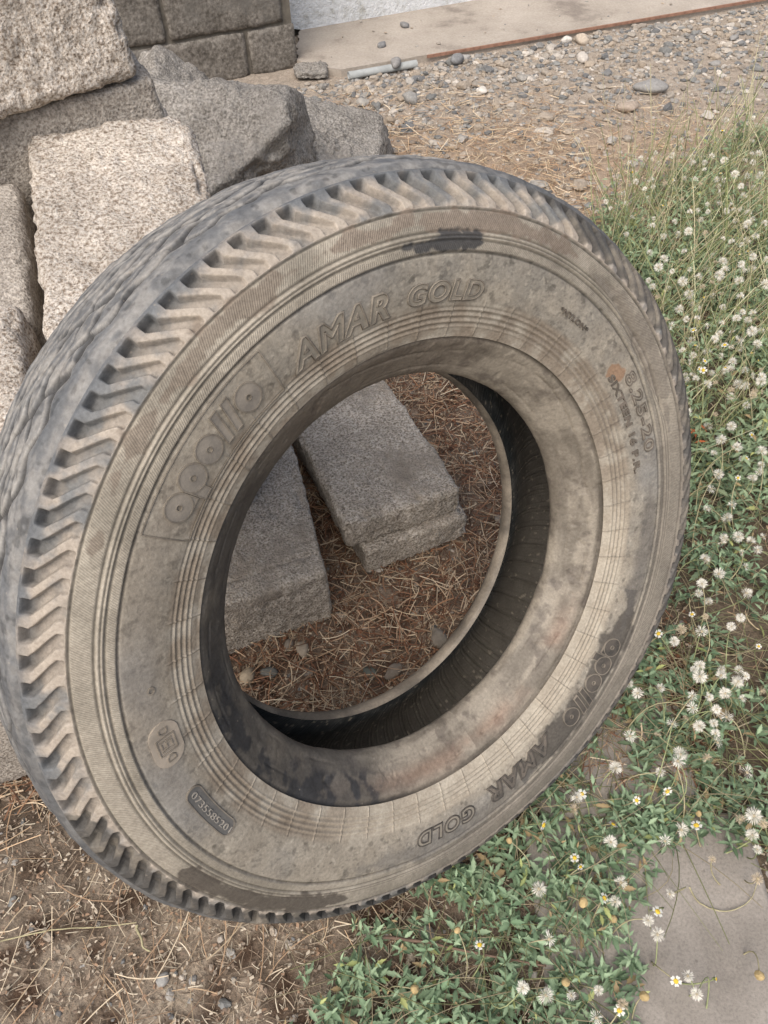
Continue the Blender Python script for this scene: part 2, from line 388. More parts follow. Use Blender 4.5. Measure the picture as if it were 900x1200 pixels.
# tread
TP = [(.090, .4665), (.0855, .4715), (.076, .4755), (.045, .481), (0, .4835)]
TP = TP + [(-a, b) for a, b in TP[-2::-1]]
def tread_disp(PH, z, r, only=False):
    P = P3(PH, z, r); d = np.zeros_like(r)
    tri = lambda x: np.abs((x % 1)-.5)*4-1
    for k, (z0, w, dp) in enumerate(((.060, .0022, .0050), (.043, .0018, .0042), (.027, .0020, .005), (.010, .0020, .005), (-.010, .0020, .005), (-.030, .002, .004), (-.052, .0024, .0045))):
        zc = z0+.0032*np.clip(1.6*tri(PH/(2*PI)*53+k*.37), -1, 1)+.003*np.sin(PH*23+k*2)
        wear = sm(.30, .55, fbm(np.stack([PH*22, z*0+k*7, z*20], -1), 2, 100+k))
        d -= dp*1.35*np.exp(-((z-zc)/(w*(1.05+.9*wear)))**2)*(.65+.6*wear)
    if only: return d
    d += .0032*(fbm(np.stack([PH*16, z*90, 0*z], -1), 3, 110)-.5) + .002*(fbm(P*50, 2, 112)-.5)+.0012*(fbm(P*120, 2, 111)-.5)
    return d*(1-sm(.0875, .0899, np.abs(z)))
def tread_col(PH, z, r, d):
    P = P3(PH, z, r); n = fbm(P*15, 5, 120); n2 = fbm(P*55, 4, 121)
    st = fbm(np.stack([PH*26, z*150, 0*z], -1), 4, 123); st2 = fbm(np.stack([PH*9, z*55, 0*z], -1), 3, 124)
    c = lerp((.145, .148, .148), (.225, .222, .212), sm(.38, .60, st*.65+n2*.35))
    c = lerp(c, (.30, .288, .262), .55*sm(.45, .62, st*.6+n2*.4)*(1-sm(.045, .07, np.abs(z))*.5))
    c = lerp(c, (.11, .12, .130), .6*np.exp(-((np.abs(z)-.072)/.010)**2)*sm(.32, .6, st2))
    c = c*(1-.35*sm(.62, .72, fbm(P*130, 2, 126)))[..., None]
    gd = -tread_disp(PH, z, r, True); g = sm(.0010, .0038, gd); c = lerp(c, (.05, .05, .05), g*.85)  # groove shade painted into the colour, following the groove depth
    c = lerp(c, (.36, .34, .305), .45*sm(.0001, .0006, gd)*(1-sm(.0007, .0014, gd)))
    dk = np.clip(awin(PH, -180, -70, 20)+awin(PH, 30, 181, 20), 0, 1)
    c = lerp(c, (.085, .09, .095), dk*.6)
    return np.clip(c, 0, 1)
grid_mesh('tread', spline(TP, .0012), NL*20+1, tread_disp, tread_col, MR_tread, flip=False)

# ---- raised lettering, wrapped on the sidewall
def wrap(verts, phi0, rb, k=1.0, off=.0, inward=False):
    out = []
    for x, y, h in verts:
        r = rb - y if inward else rb + y
        p = math.radians(phi0) + (-x if inward else x)/(rb+.012)
        z = side_z(r)+.0022*math.sin(3*p+.6)*float(sm(.28, .4, r)) + h*k + off
        out.append((r*math.sin(p), r*math.cos(p)+TR, z))
    return out
def letters(txt, phi0, phi1, rb, cap, material, edge=None, bold=.03, shear=.0, h=.0011, inward=False, label=None, off=.0002):
    res = []
    width = abs(math.radians(phi1-phi0))*(rb+.012)
    for mode in (('fill', 'edge') if edge else ('fill',)):
        cu = bpy.data.curves.new('t', 'FONT'); cu.body = txt; cu.size = 1; cu.offset = bold; cu.shear = shear; cu.space_character = 1.12; cu.resolution_u = 5
        if mode == 'fill': cu.extrude = .02
        else: cu.fill_mode = 'NONE'; cu.bevel_depth = .034; cu.bevel_resolution = 1
        to = bpy.data.objects.new('t', cu); C.objects.link(to)
        dg = bpy.context.evaluated_depsgraph_get(); me = bpy.data.meshes.new_from_object(to.evaluated_get(dg))
        bm = bmesh.new(); bm.from_mesh(me); bpy.data.objects.remove(to); bpy.data.meshes.remove(me); bpy.data.curves.remove(cu)
        long = [e for e in bm.edges if e.calc_length() > .25]
        if long: bmesh.ops.subdivide_edges(bm, edges=long, cuts=3, use_grid_fill=True)
        xs = [v.co.x for v in bm.verts]
        if mode == 'fill': x0, x1 = min(xs), max(xs)
        sx = width/(x1-x0); sy = cap/.73
        vs = []
        for v in bm.verts:
            hh = (v.co.z/.02*h*.5+h*.5) if mode == 'fill' else v.co.z*sy+h*.9
            vs.append(((v.co.x-x0)*sx, v.co.y*sy, hh))
        w = wrap(vs, phi0, rb, 1, off, inward)
        for v, p in zip(bm.verts, w): v.co = p
        o = from_bm('raised_lettering' if mode == 'fill' else 'lettering_outline', bm, material if mode == 'fill' else edge, tyre if mode == 'fill' else res[0])
        res.append(o)
    if label: res[0]['label'] = label
    return res[0]
def poly_mesh(name, polys, phi0, rb, h, material, parent=tyre, inward=False):
    """polys: flat outlines (lists of x, y in metres); each becomes a thin raised shape wrapped on the sidewall"""
    bm = bmesh.new()
    for outer in polys:
        n = len(outer)
        top = wrap([(x, y, h) for x, y in outer], phi0, rb, 1, 0, inward); bot = wrap([(x, y, -.001) for x, y in outer], phi0, rb, 1, 0, inward)
        tv_ = [bm.verts.new(p) for p in top]; bv = [bm.verts.new(p) for p in bot]
        f = bm.faces.new(tv_)
        for i in range(n): bm.faces.new((tv_[i], bv[i], bv[(i+1) % n], tv_[(i+1) % n]))
        bmesh.ops.triangulate(bm, faces=[f])
    return from_bm(name, bm, material, parent)
def ribbon(pts, w, closed=True):
    P = np.array(pts, float); n = len(P); out = []
    m = n if closed else n-1
    for i in range(m):
        a, b = P[i], P[(i+1) % n]; d = b-a; l = np.hypot(*d)
        if l < 1e-6: continue
        d /= l; q = np.array([-d[1], d[0]])*w/2; a = a-d*w*.3; b = b+d*w*.3
        k = max(1, int(l/.012)); c = [a+(b-a)*t/k for t in range(k+1)]
        out.append([tuple(x+q) for x in c][::-1]+[tuple(x-q) for x in c])
    return out
def ring(cx, cy, ro, ri, n=28):
    return [[(cx+ro*math.cos(a), cy+ro*math.sin(a)), (cx+ro*math.cos(b), cy+ro*math.sin(b)), (cx+ri*math.cos(b), cy+ri*math.sin(b)), (cx+ri*math.cos(a), cy+ri*math.sin(a))] for a, b in ((2*PI*i/n, 2*PI*(i+1)/n) for i in range(n))]
def round_box(cx, cy, w, h, r, n=6):
    out = []
    for sx, sy, a0 in ((1, 1, 0), (-1, 1, 90), (-1, -1, 180), (1, -1, 270)):
        for i in range(n+1):
            a = math.radians(a0+90*i/n); out.append((cx+sx*(w/2-r)+r*math.cos(a), cy+sy*(h/2-r)+r*math.sin(a)))
    # extra points along the long sides so that the plate follows the curve
    res = []
    for i in range(len(out)):
        a, b = np.array(out[i]), np.array(out[(i+1) % len(out)]); k = max(1, int(np.hypot(*(b-a))/.006))
        for t in range(k): res.append(tuple(a+(b-a)*t/k))
    return res
def logo(phi0, rb, s, face, edge, label):
    """six round heavy letters: bowl+right stem, bowl+left descender, disc, two slanted bars, disc; s = scale"""
    R, r = .0148*s, .0030*s; P = []; E = []
    xs = [0, .0315*s, .063*s]
    bw = .0072*s
    P += ring(xs[0], 0, R, r); P += [[(xs[0]+R*.35, -R*1.02), (xs[0]+R*1.0, -R*1.02), (xs[0]+R*1.0, R*.1), (xs[0]+R*.35, R*.1)]]; E += ribbon([(xs[0]+R*.2, -R*1.02), (xs[0]+R, -R*1.02), (xs[0]+R, R*.2)], .0013, False)
    P += ring(xs[1], 0, R, r); P += [[(xs[1]-R, -R*1.65), (xs[1]-R*.15, -R*1.65), (xs[1]-R*.15, -R*.7), (xs[1]-R, -R*.0)]]; E += ribbon([(xs[1]-R, R*.1), (xs[1]-R, -R*1.65), (xs[1]-R*.15, -R*1.65), (xs[1]-R*.15, -R*.95)], .0013, False)
    P += ring(xs[2], 0, R, r)
    for k in range(2):
        x = (.0870+.0155*k)*s
        P += [[(x-.004*s-bw*.6, -R), (x-.004*s+bw*.6, -R), (x+.004*s+bw*.6, R*1.25), (x+.004*s-bw*.6, R*1.25)]]; E += ribbon(P[-1], .0011)
    P += ring(.126*s, 0, R, r)
    o = poly_mesh('raised_lettering', P, phi0, rb, .0013, face); o['label'] = label
    for cx in (xs[0], xs[1], xs[2], .126*s):
        E += ring(cx, 0, R+.0007, R-.0006, 32) + ring(cx, 0, r+.0006, r-.0002, 14)
    poly_mesh('lettering_outline', E, phi0, rb, .0019, edge, o)
    return o
LB = 'raised word in round heavy lower case letters'
logo(-43.3, .3575, .98, ML_logo, ML_edge, LB+', dusty, upper left of the sidewall')
box = [(0, 0), (0, .050)]
def arc_box(p0, p1, r0, r1, slant=0):
    n = 20; L_ = math.radians(p1-p0)*(r0+.012)
    return [(L_*i/n, 0) for i in range(n+1)]+[(L_*(1-i/n), r1-r0) for i in range(n+1)]
fr = poly_mesh('frame_line', ribbon(arc_box(-48.2, -18.8, .3325, .3835), .0011), -48.2, .3325, .0012, ML_edge); fr['label'] = 'thin raised outline around the round lettering'
letters('AMAR', -15.6, 4.0, .3385, .026, ML_fill, ML_edge, .035, .22, label='raised outlined capital letters A M A R, dusty, top of the sidewall')
letters('GOLD', 7.8, 23.8, .3415, .0205, ML_fill, ML_edge, .03, .12, label='raised outlined capital letters G O L D, top of the sidewall')
logo(136.7, .3655, .98, ML_dark, ML_edge, LB+', blackened, lower right of the sidewall')
letters('AMAR', 162.6, 182.6, .3485, .025, ML_darkf, ML_dark, .035, .22, label='raised capital letters A M A R, blackened, bottom of the sidewall')
letters('GOLD', 187.3, 203.0, .3525, .0205, ML_fill, ML_dark, .03, .12, label='raised capital letters G O L D, bottom of the sidewall')
letters('*NYLON*', 43.5, 52.5, .3560, .0064, ML_size, None, .012, 0, .0015, label='small raised word NYLON between two stars')
letters('8.25-20', 68.5, 88.5, .3650, .0165, ML_fill, ML_size, .01, 0, label='raised tyre size 8.25-20 on the right of the sidewall')
letters('SIXTEEN 16 P.R.', 65.6, 92.5, .3450, .0092, ML_size, None, .03, 0, .0020)
letters('0', -73.6, -72.2, .3540, .0075, ML_edge, None, .0, 0, .0014)
pl = poly_mesh('mark_plate', [round_box(0, 0, .054, .033, .016)], -83.3, .3555, .0021, ML_plate)
poly_mesh('mark_symbol', ribbon([(-.0098, -.0098), (.0098, -.0098), (.0098, .0098), (-.0098, .0098)], .0010)
          + ribbon([(-.0205, -.0045), (-.0160, -.0045), (-.0140, -.002), (-.0140, .002), (-.0160, .0045), (-.0205, .0045)], .0010, True) + ribbon([(.0205, -.0045), (.0160, -.0045), (.0140, -.002), (.0140, .002), (.0160, .0045), (.0205, .0045)], .0010, True)
          + ribbon([(-.0058, -.0062), (-.0058, .0062)], .0012, False) + ribbon([(.0028, .0056), (-.0028, .0056), (-.0028, .0002), (.0028, .0002), (.0028, -.0056), (-.0028, -.0056)], .0011, False) + ribbon([(.0058, -.0062), (.0058, .0062)], .0012, False), -83.3, .3555, .0029, ML_edge, pl)
tg = poly_mesh('code_plate', [round_box(0, 0, .087, .0185, .0091)], -100.8, .3555, .0019, ML_tag)
poly_mesh('plate_rim', ribbon(round_box(0, 0, .087, .0185, .0091), .0013), -100.8, .3555, .0027, ML_edge, tg)
lt = letters('0735585201', -95.0, -107.2, .3555+.0040, .0075, ML_code, None, -.008, 0, .0012, inward=True, off=.0017)
lt.parent = tg; lt.name = 'code_digits'

# ------------------------------------------------------------------ STONE BLOCKS
def euler_R(y, p, r):
    y, p, r = np.radians([y, p, r])
    Rz = np.array([[np.cos(y), -np.sin(y), 0], [np.sin(y), np.cos(y), 0], [0, 0, 1]])
    Rx = np.array([[1, 0, 0], [0, np.cos(p), -np.sin(p)], [0, np.sin(p), np.cos(p)]])
    Ry = np.array([[np.cos(r), 0, np.sin(r)], [0, 1, 0], [-np.sin(r), 0, np.cos(r)]])
    return Rz@Rx@Ry
def cube_grid(size, step):
    s = np.array(size)/2; faces = []; V = []; base = 0
    for ax in range(3):
        a, b = [i for i in range(3) if i != ax]
        na, nb = max(2, int(size[a]/step)+1), max(2, int(size[b]/step)+1)
        A, B = np.meshgrid(np.linspace(-s[a], s[a], na), np.linspace(-s[b], s[b], nb), indexing='ij')
        for sg in (-1, 1):
            P = np.zeros(A.shape+(3,)); P[..., a] = A; P[..., b] = B; P[..., ax] = sg*s[ax]
            idx = np.arange(na*nb).reshape(na, nb)+base
            q = np.stack([idx[:-1, :-1], idx[1:, :-1], idx[1:, 1:], idx[:-1, 1:]], -1).reshape(-1, 4)
            if (sg > 0) == (ax == 1): q = q[:, ::-1]
            faces.append(q); V.append(P.reshape(-1, 3)); base += na*nb
    return np.vstack(V), np.vstack(faces)
def weld(o):
    bm = bmesh.new(); bm.from_mesh(o.data); bmesh.ops.remove_doubles(bm, verts=bm.verts, dist=.0004); bm.to_mesh(o.data); bm.free(); return o
def block(name, corner, size, ypr, material, label, cat, seed, group=None, amp=.006, round_=.014, step=.0075, ref='top_fl', chips=1.0, notch=None, crack=None):
    """corner = world position of a reference corner; block axes from yaw, pitch, roll"""
    R = euler_R(*ypr); size = np.array(size, float); hs = size/2
    cc = {'top_fl': (-1, 1, 1), 'top_fr': (1, -1, 1), 'front_br': (1, -1, -1), 'front_bl': (-1, -1, -1), 'bottom': (0, 0, -1)}[ref]
    centre = np.array(corner) - R@(np.array(cc)*hs)
    V, Fq = cube_grid(size, step)
    # rounded edges
    rr = round_*(1+1.2*(fbm((V+seed)*14, 3, seed)-.4)); rr = np.clip(rr, .003, .05)[:, None]
    inner = np.clip(V, -(hs-rr), hs-rr); d = V-inner; l = np.linalg.norm(d, axis=1)[:, None]
    V = np.where(l > 1e-9, inner + d/np.maximum(l, 1e-9)*np.minimum(l, rr), V)
    nrm = V/np.linalg.norm(V/hs, axis=1)[:, None]/hs; nrm = np.sign(V)*np.abs(V/hs)**8; nrm /= np.linalg.norm(nrm, axis=1)[:, None]+1e-9
    e = np.sort(np.abs(V/hs), axis=1)[:, 1:2]                    # nearness to an edge
    Q = V+seed*3.7
    d = amp*1.8*(fbm(Q*11, 3, seed)-.5)[:, None] + amp*1.1*(fbm(Q*90, 2, seed+3)-.5)[:, None]
    ch = sm(.60, .74, fbm(Q*26, 3, seed+5))[:, None]*sm(.86, .99, e)*.012*chips
    V = V + nrm*(d-ch)
    if crack is not None:
        V[:, 2] -= .006*np.exp(-((V[:, 1]+hs[1]-crack-.012*(fbm(V*np.array([14, 0, 0])+seed, 2, seed)-.5))/.0032)**2)*(V[:, 2] > hs[2]*.6)
    if notch is not None: V = notch(V, hs)
    o = mesh_np(name, V, Fq, material, None, True); weld(o)
    M4 = Matrix([list(R[i])+[centre[i]] for i in range(3)]+[[0, 0, 0, 1]]); o.matrix_world = M4
    return setp(o, label, cat, group)
def smoothgroup(): pass
FL = np.array([-.509, 1.182, .814]); YB = (14.9, 11.9, .2); RB = euler_R(*YB)
B = dict(cat='stone block')
block('stone_block', FL, (.24, .485, .165), YB, MS_pale, 'pale speckled block with a rounded corner, directly behind the upper left of the tyre', 'stone block', 1, amp=.009, round_=.011, step=.0042, chips=1.6)
block('stone_block', (-.331, 1.24, .866), (.46, .2, .34), (29.4, -13.3, -4), MS_pale, 'large pale pitted block, topmost of the pile at the upper left corner', 'stone block', 2, amp=.008, ref='front_br', round_=.013, step=.0045, chips=1.6)
block('stone_block', (-.320, 1.262, .858), (.46, .36, .2), (25, 0, -4), MS_mid, 'flat grey block just below the topmost pale block of the pile', 'stone block', 3, ref='top_fr', amp=.004, round_=.008)
block('stone_block', FL+RB@np.array([-.263, -.045, -.038]), (.24, .29, .15), YB, MS_mid, 'grey block beyond a dark gap at the left edge, beside the pale speckled block', 'stone block', 4, round_=.012)
block('stone_block', FL+RB@np.array([-.277, -.338, -.002]), (.25, .235, .16), (14.9, 11.9, .2), MS_pale, 'pale block at the left edge touching the tyre tread', 'stone block', 5, amp=.009, round_=.018)
# lower courses
uA = np.array([.937, .35, 0]); wA = np.array([-.35, .937, 0])
def step_face(V, hs):
    V = V.copy(); V[:, 0] += .13*(V[:, 1]+hs[1])*sm(-hs[0], hs[0], V[:, 0])      # right side leans out towards the back
    return V
block('stone_block', np.array([-.109, .857, 0])-uA*.40, (.40, .38, .152), (20.5, 0, 0), MS_grey, 'grey brown block on the ground seen through the left of the tyre opening', 'stone block', 6, ref='front_bl', amp=.006, round_=.007, step=.0045, crack=.05, notch=step_face)
block('stone_block', (-.040, .958, 0), (.235, .40, .074), (24, 0, 0), MS_grey, 'low block jutting out under the weathered slab in the tyre opening', 'stone block', 27, ref='front_bl', amp=.006, round_=.008, step=.0045)
block('stone_block', (-.075, .972, .0735), (.250, .42, .070), (21.5, 0, 0), MS_grey, 'weathered slab in the middle of the tyre opening, lying on a lower block', 'stone block', 7, ref='front_bl', amp=.007, round_=.009, step=.0045)
hid = 'rough blocks low in the pile behind the tyre'
hl = 'rough grey brown block low in the pile behind the tyre'
block('stone_block', (-.87, 1.02, 0), (.29, .44, .152), (18, 0, 0), MS_grey, hl, 'stone block', 8, hid, ref='front_bl', step=.015)
block('stone_block', (-.56, 1.17, .152), (.50, .46, .215), (16, 0, 0), MS_grey, hl, 'stone block', 9, hid, ref='bottom', step=.015)
block('stone_block', (-.56, 1.18, .368), (.49, .44, .215), (13, 2, 0), MS_mid, hl, 'stone block', 10, hid, ref='bottom', step=.015)
for k in range(3):
    block('stone_block', (-.64+.01*k, 1.65, .0+.212*k), (.42, .40, .21), (17+2*k, 0, 0), MS_mid, hl, 'stone block', 11+k, hid, ref='bottom', step=.015)
for k in range(2):
    block('stone_block', (-.665, .655, .262*k), (.23, .22, .26), (15-4*k, 0, 0), MS_mid, hl, 'stone block', 15+k, hid, ref='bottom', step=.015)

# ------------------------------------------------------------------ ROCKS
def rock(name, centre, planes, material, label, seed, amp=.02, sub=6, group=None, squash=(1, 1, 1), sharp=18, cat='rock'):
    bm = bmesh.new(); bmesh.ops.create_icosphere(bm, subdivisions=sub, radius=1)
    D = np.array([v.co[:] for v in bm.verts]); D /= np.linalg.norm(D, axis=1)[:, None]
    acc = 0
    for (nx, ny, nz, d) in planes:
        n = np.array([nx, ny, nz], float); n /= np.linalg.norm(n)
        acc = acc + np.exp(np.log(np.maximum((D@n)/d, 1e-4)) * sharp)
    R = acc**(-1/sharp); V = D*R[:, None]*np.array(squash)
    sz = np.median(np.linalg.norm(V, axis=1))
    rg = 1-np.abs(2*fbm(V/sz*2.6+seed, 4, seed+7)-1)
    d = amp*2*(fbm(V/sz*1.8+seed, 4, seed)-.5) + amp*1.5*(fbm(V/sz*7+seed, 4, seed+2)-.5) + amp*1.0*(rg-.8) + amp*.5*(fbm(V/sz*24+seed, 3, seed+9)-.5)
    st = vnoise(np.stack([V[:, 0]/sz*1.2, V[:, 1]/sz*1.2, V[:, 2]/sz*9], -1)+seed, seed+4)
    V = V + D*(d+amp*.5*(st-.5))[:, None]
    for v, p in zip(bm.verts, V): v.co = p
    o = from_bm(name, bm, material, None, True); o.location = centre
    return setp(o, label, cat, group)
rock('rock', (-.45, 2.36, .25), [(0, 0, -1, .27), (-.05, -.62, .78, .165), (1, -.1, .1, .27), (.55, -.75, -.35, .175), (-1, -.1, .1, .25), (-.2, 1, .2, .22), (.1, .3, .95, .225), (-.6, -.7, .1, .25)], MS_rock, 'big dark grey jagged rock between the block pile and the wall', 31, .022, squash=(.86, .9, .92))
rock('rock', (-.80, 3.15, .05), [(0, 0, -1, .2), (-.7, -.3, .7, .19), (.7, -.3, .7, .20), (1, 0, 0, .30), (-1, 0, 0, .24), (0, -1, .3, .2), (0, 1, .2, .2)], MS_rock, 'smaller pointed grey rock behind the big jagged rock', 32, .02, squash=(.9, .9, .8))
rock('rock', (-.17, 2.75, .085), [(0, 0, -1, .09), (.25, -.3, .9, .10), (1, -.2, .2, .27), (-1, 0, 0, .28), (0, -1, .2, .2), (0, 1, .2, .2)], MS_rock, 'low flat grey rock at the right foot of the big jagged rock', 33, .018, squash=(.75, .8, .9))
rock('rock', (-.25, 3.80, .012), [(0, 0, -1, .04), (0, -.2, 1, .06), (1, 0, 0, .09), (-1, 0, 0, .10), (0, -1, 0, .08), (0, 1, 0, .08)], MS_rock, 'small grey rubble lump at the broken end of the concrete ledge', 34, .012, 5, squash=(.75, .6, .3))

# ------------------------------------------------------------------ WALL, LEDGE
yw = math.radians(22.5); wd = np.array([math.cos(yw), math.sin(yw), 0]); wnrm = np.array([math.sin(yw), -math.cos(yw), 0]); W0 = np.array([-.30, 4.39, 0])
wall = empty('plastered_wall', W0, (0, 0, yw)); setp(wall, 'block wall with white painted plaster peeling off its left part', 'wall')
def boxbm(bm, x0, x1, y0, y1, z0, z1, bev=0):
    r = bmesh.ops.create_cube(bm, size=1)
    for v in r['verts']: v.co = ((x0+x1)/2+v.co.x*(x1-x0), (y0+y1)/2+v.co.y*(y1-y0), (z0+z1)/2+v.co.z*(z1-z0))
bm = bmesh.new(); boxbm(bm, -4, 6, .012, .2, -.05, 2.4); from_bm('wall_core', bm, MP_mortar, wall)
bm = bmesh.new(); boxbm(bm, -4, -.20, -.398, .008, -.05, .93); from_bm('plinth_core', bm, MP_mortar, wall)
def wblock(x0, x1, z0, z1, seed):
    V, Fq = cube_grid((x1-x0, .1, z1-z0), .02); hs = np.array([(x1-x0)/2, .05, (z1-z0)/2])
    inner = np.clip(V, -(hs-.012), hs-.012); d = V-inner; l = np.linalg.norm(d, axis=1)[:, None]; V = np.where(l > 1e-9, inner+d/np.maximum(l, 1e-9)*np.minimum(l, .012), V)
    V[:, 1] += .010*(fbm(V*12+seed, 4, seed)-.5); V += .013*(fbm(V*22+seed*2, 4, seed+1)-.5)[:, None]
    V += np.array([(x0+x1)/2, -.365, (z0+z1)/2])
    o = mesh_np('wall_block', V, Fq, MS_wall, wall, True); weld(o)
sd = 60
for row, (z0, z1) in enumerate(((-.02, .165), (.175, .46), (.47, .70), (.71, .94))):
    xx = -3.2+(.28 if row % 2 else 0)
    while xx < -.2:
        x1 = min(xx+.53+.05*math.sin(sd*1.7), -.19-.05*row)
        if x1-xx < .08: break
        wblock(xx, x1, z0, z1, sd); sd += 1; xx = x1+.016
# plaster: ragged outline, raised sheet
mp, nt, b, N, L = mat('white_painted_plaster'); t = N('TexCoord').outputs['Object']
n1 = noise(N, L, t, 18, 6, .7); r1 = ramp(N, [(.33, (.50, .50, .47)), (.47, (.74, .76, .77)), (.7, (.82, .84, .86))]); L(n1.outputs[0], r1.inputs[0]); L(r1.outputs[0], b.inputs['Base Color'])
n2 = noise(N, L, t, 45, 5, .7); bump(N, L, n2.outputs[0], b, .9, .02); b.inputs['Roughness'].default_value = .8
xs = np.linspace(-.02, 6, 400); bot = [(x, .012+.022*(fbm(np.array([[x*9, 0, 0]]), 3, 5)[0]-.3)) for x in xs]
left = []
for k, z in enumerate(np.linspace(2.4, .03, 60)): left.append((-.055-.80*z+.16*(fbm(np.array([[z*6, 3, 0]]), 4, 6)[0]-.5), z))
out = left + bot + [(6, 2.4)]
bm = bmesh.new(); f1 = [bm.verts.new((x, -.024, z)) for x, z in out]; f2 = [bm.verts.new((x, .012, z)) for x, z in out]
ff = bm.faces.new(f1)
for i in range(len(out)): j = (i+1) % len(out); bm.faces.new((f1[j], f1[i], f2[i], f2[j]))
bmesh.ops.triangulate(bm, faces=[ff]); from_bm('plaster', bm, mp, wall)

# concrete ledge along the wall foot
mc, nt, b, N, L = mat('ledge_concrete'); t = N('TexCoord').outputs['Object']
n1 = noise(N, L, t, 3.2, 6, .65); r1 = ramp(N, [(.36, (.23, .195, .165)), (.46, (.36, .315, .265)), (.7, (.44, .39, .335))]); L(n1.outputs[0], r1.inputs[0])
n2 = noise(N, L, t, 90, 5, .7); r2 = ramp(N, [(.3, (.75, .75, .75)), (.7, (1.15, 1.15, 1.15))]); L(n2.outputs[0], r2.inputs[0])
L(mixc(N, L, r1.outputs[0], r2.outputs[0], .8, 'MULTIPLY'), b.inputs['Base Color']); bump(N, L, n2.outputs[0], b, .6, .004); b.inputs['Roughness'].default_value = .95
kd = np.array([math.cos(math.radians(20)), math.sin(math.radians(20)), 0]); K0 = np.array([-.12, 3.79, 0])
edge = [K0+kd*s+np.array([0, .014*(fbm(np.array([[s*7, 1, 0]]), 3, 9)[0]-.5), 0]) for s in np.linspace(0, 7, 90)]
wl = [W0+wd*s for s in np.linspace(6.2, -.02, 10)]
lf = [np.array([-.33+.05*(fbm(np.array([[q*9, 2, 0]]), 3, 12)[0]-.5), 4.36-q*.42, 0]) for q in np.linspace(.1, 1, 14)]; lf.append(np.array([-.24, 3.85, 0]))
out = edge + wl + lf
bm = bmesh.new(); f1 = [bm.verts.new((p[0], p[1], .020)) for p in out]; f2 = [bm.verts.new((p[0], p[1], -.03)) for p in out]
ff = bm.faces.new(f1)
for i in range(len(out)): j = (i+1) % len(out); bm.faces.new((f1[i], f2[i], f2[j], f1[j]))
bmesh.ops.triangulate(bm, faces=[ff]); setp(from_bm('path', bm, mc), kind='structure')
bm = bmesh.new(); boxbm(bm, 0, 6.2, -.0035, .0035, .011, .0235)
o = from_bm('edging_strip', bm, MP_rust); o.location = K0+kd*.42+np.array([.004, -.012, 0]); o.rotation_euler = (0, 0, math.radians(20))
setp(o, 'thin rusty steel strip along the edge of the concrete ledge', 'edging')
# pipe
def tube(bm, pts, rad, seg=8, cap=True):
    P = [Vector(p) for p in pts]; rings = []
    for i, p in enumerate(P):
        t = (P[min(i+1, len(P)-1)]-P[max(i-1, 0)]).normalized(); a = t.cross(Vector((0, 0, 1)))
        if a.length < .1: a = t.cross(Vector((1, 0, 0)))
        a.normalize(); b_ = t.cross(a); r = rad[i] if isinstance(rad, (list, tuple)) else rad
        rings.append([bm.verts.new(p+(a*math.cos(2*PI*k/seg)+b_*math.sin(2*PI*k/seg))*r) for k in range(seg)])
    for A, B_ in zip(rings, rings[1:]):
        for k in range(seg): bm.faces.new((A[k], A[(k+1) % seg], B_[(k+1) % seg], B_[k]))
    if cap: bm.faces.new(rings[0]); bm.faces.new(rings[-1][::-1])
bm = bmesh.new(); a = np.array([-.085, 3.735, .012]); b2 = np.array([.225, 3.852, .012])
rings = []
for r in (.016, .0135):
    rr_ = []
    for p in (a, b2):
        d = Vector(b2-a).normalized(); s_ = d.cross(Vector((0, 0, 1))).normalized(); u_ = s_.cross(d)
        rr_.append([bm.verts.new(Vector(p)+(s_*math.cos(2*PI*k/20)+u_*math.sin(2*PI*k/20))*r) for k in range(20)])
    rings.append(rr_)
for k in range(20):
    j = (k+1) % 20
    bm.faces.new((rings[0][0][k], rings[0][0][j], rings[0][1][j], rings[0][1][k])); bm.faces.new((rings[1][0][j], rings[1][0][k], rings[1][1][k], rings[1][1][j]))
    for e in (0, 1): bm.faces.new((rings[0][e][k], rings[1][e][k], rings[1][e][j], rings[0][e][j]))
setp(from_bm('plastic_pipe', bm, MP_pipe, None, True), 'short grey blue plastic pipe lying at the end of the concrete ledge', 'pipe')

# ------------------------------------------------------------------ GROUND
gx = np.r_[-60, -25, -10, -5, np.linspace(-3, -1.3, 24, endpoint=False), np.linspace(-1.3, 1.6, 330), np.linspace(1.62, 4.5, 80), 7, 12, 25, 60]
gy = np.r_[-40, -15, -5, -1.5, np.linspace(-.4, 1.9, 260), np.linspace(1.92, 5.2, 170), 7, 12, 25, 60]
GX, GY = np.meshgrid(gx, gy, indexing='ij'); P = np.stack([GX, GY, 0*GX], -1)
near = sm(-3, -1.5, GX)*sm(4.5, 3, GX)*sm(-1, -.2, GY)*sm(5, 4.3, GY)
def ground_h(x, y):
    P = np.stack([np.asarray(x, float), np.asarray(y, float), 0*np.asarray(x, float)], -1)
    return .022*(fbm(P*5, 4, 200)-.5) + .008*(fbm(P*40, 3, 201)-.5)
GZ = ground_h(GX, GY)*near - .008
V = np.stack([GX, GY, GZ], -1); a_, b_ = GX.shape; idx = np.arange(a_*b_).reshape(a_, b_)
q = np.stack([idx[:-1, :-1], idx[1:, :-1], idx[1:, 1:], idx[:-1, 1:]], -1).reshape(-1, 4)
n1 = fbm(P*3, 5, 210); n2 = fbm(P*22, 5, 211); n3 = fbm(P*90, 3, 212)
DIRT = (.225, .175, .135); HUM = (.085, .055, .038); DRY = (.41, .325, .245); GRV = (.35, .31, .265)
far = sm(1.5, 2.3, GY+(n1-.5)*.8)
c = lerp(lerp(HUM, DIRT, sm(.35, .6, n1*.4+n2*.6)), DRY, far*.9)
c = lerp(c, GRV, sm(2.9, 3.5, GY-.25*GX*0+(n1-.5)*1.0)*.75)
lowleft = sm(.75, .2, GY)*sm(.1, -.3, GX)
c = lerp(c, (.38, .32, .25), lowleft*.75*sm(.3, .6, n2))
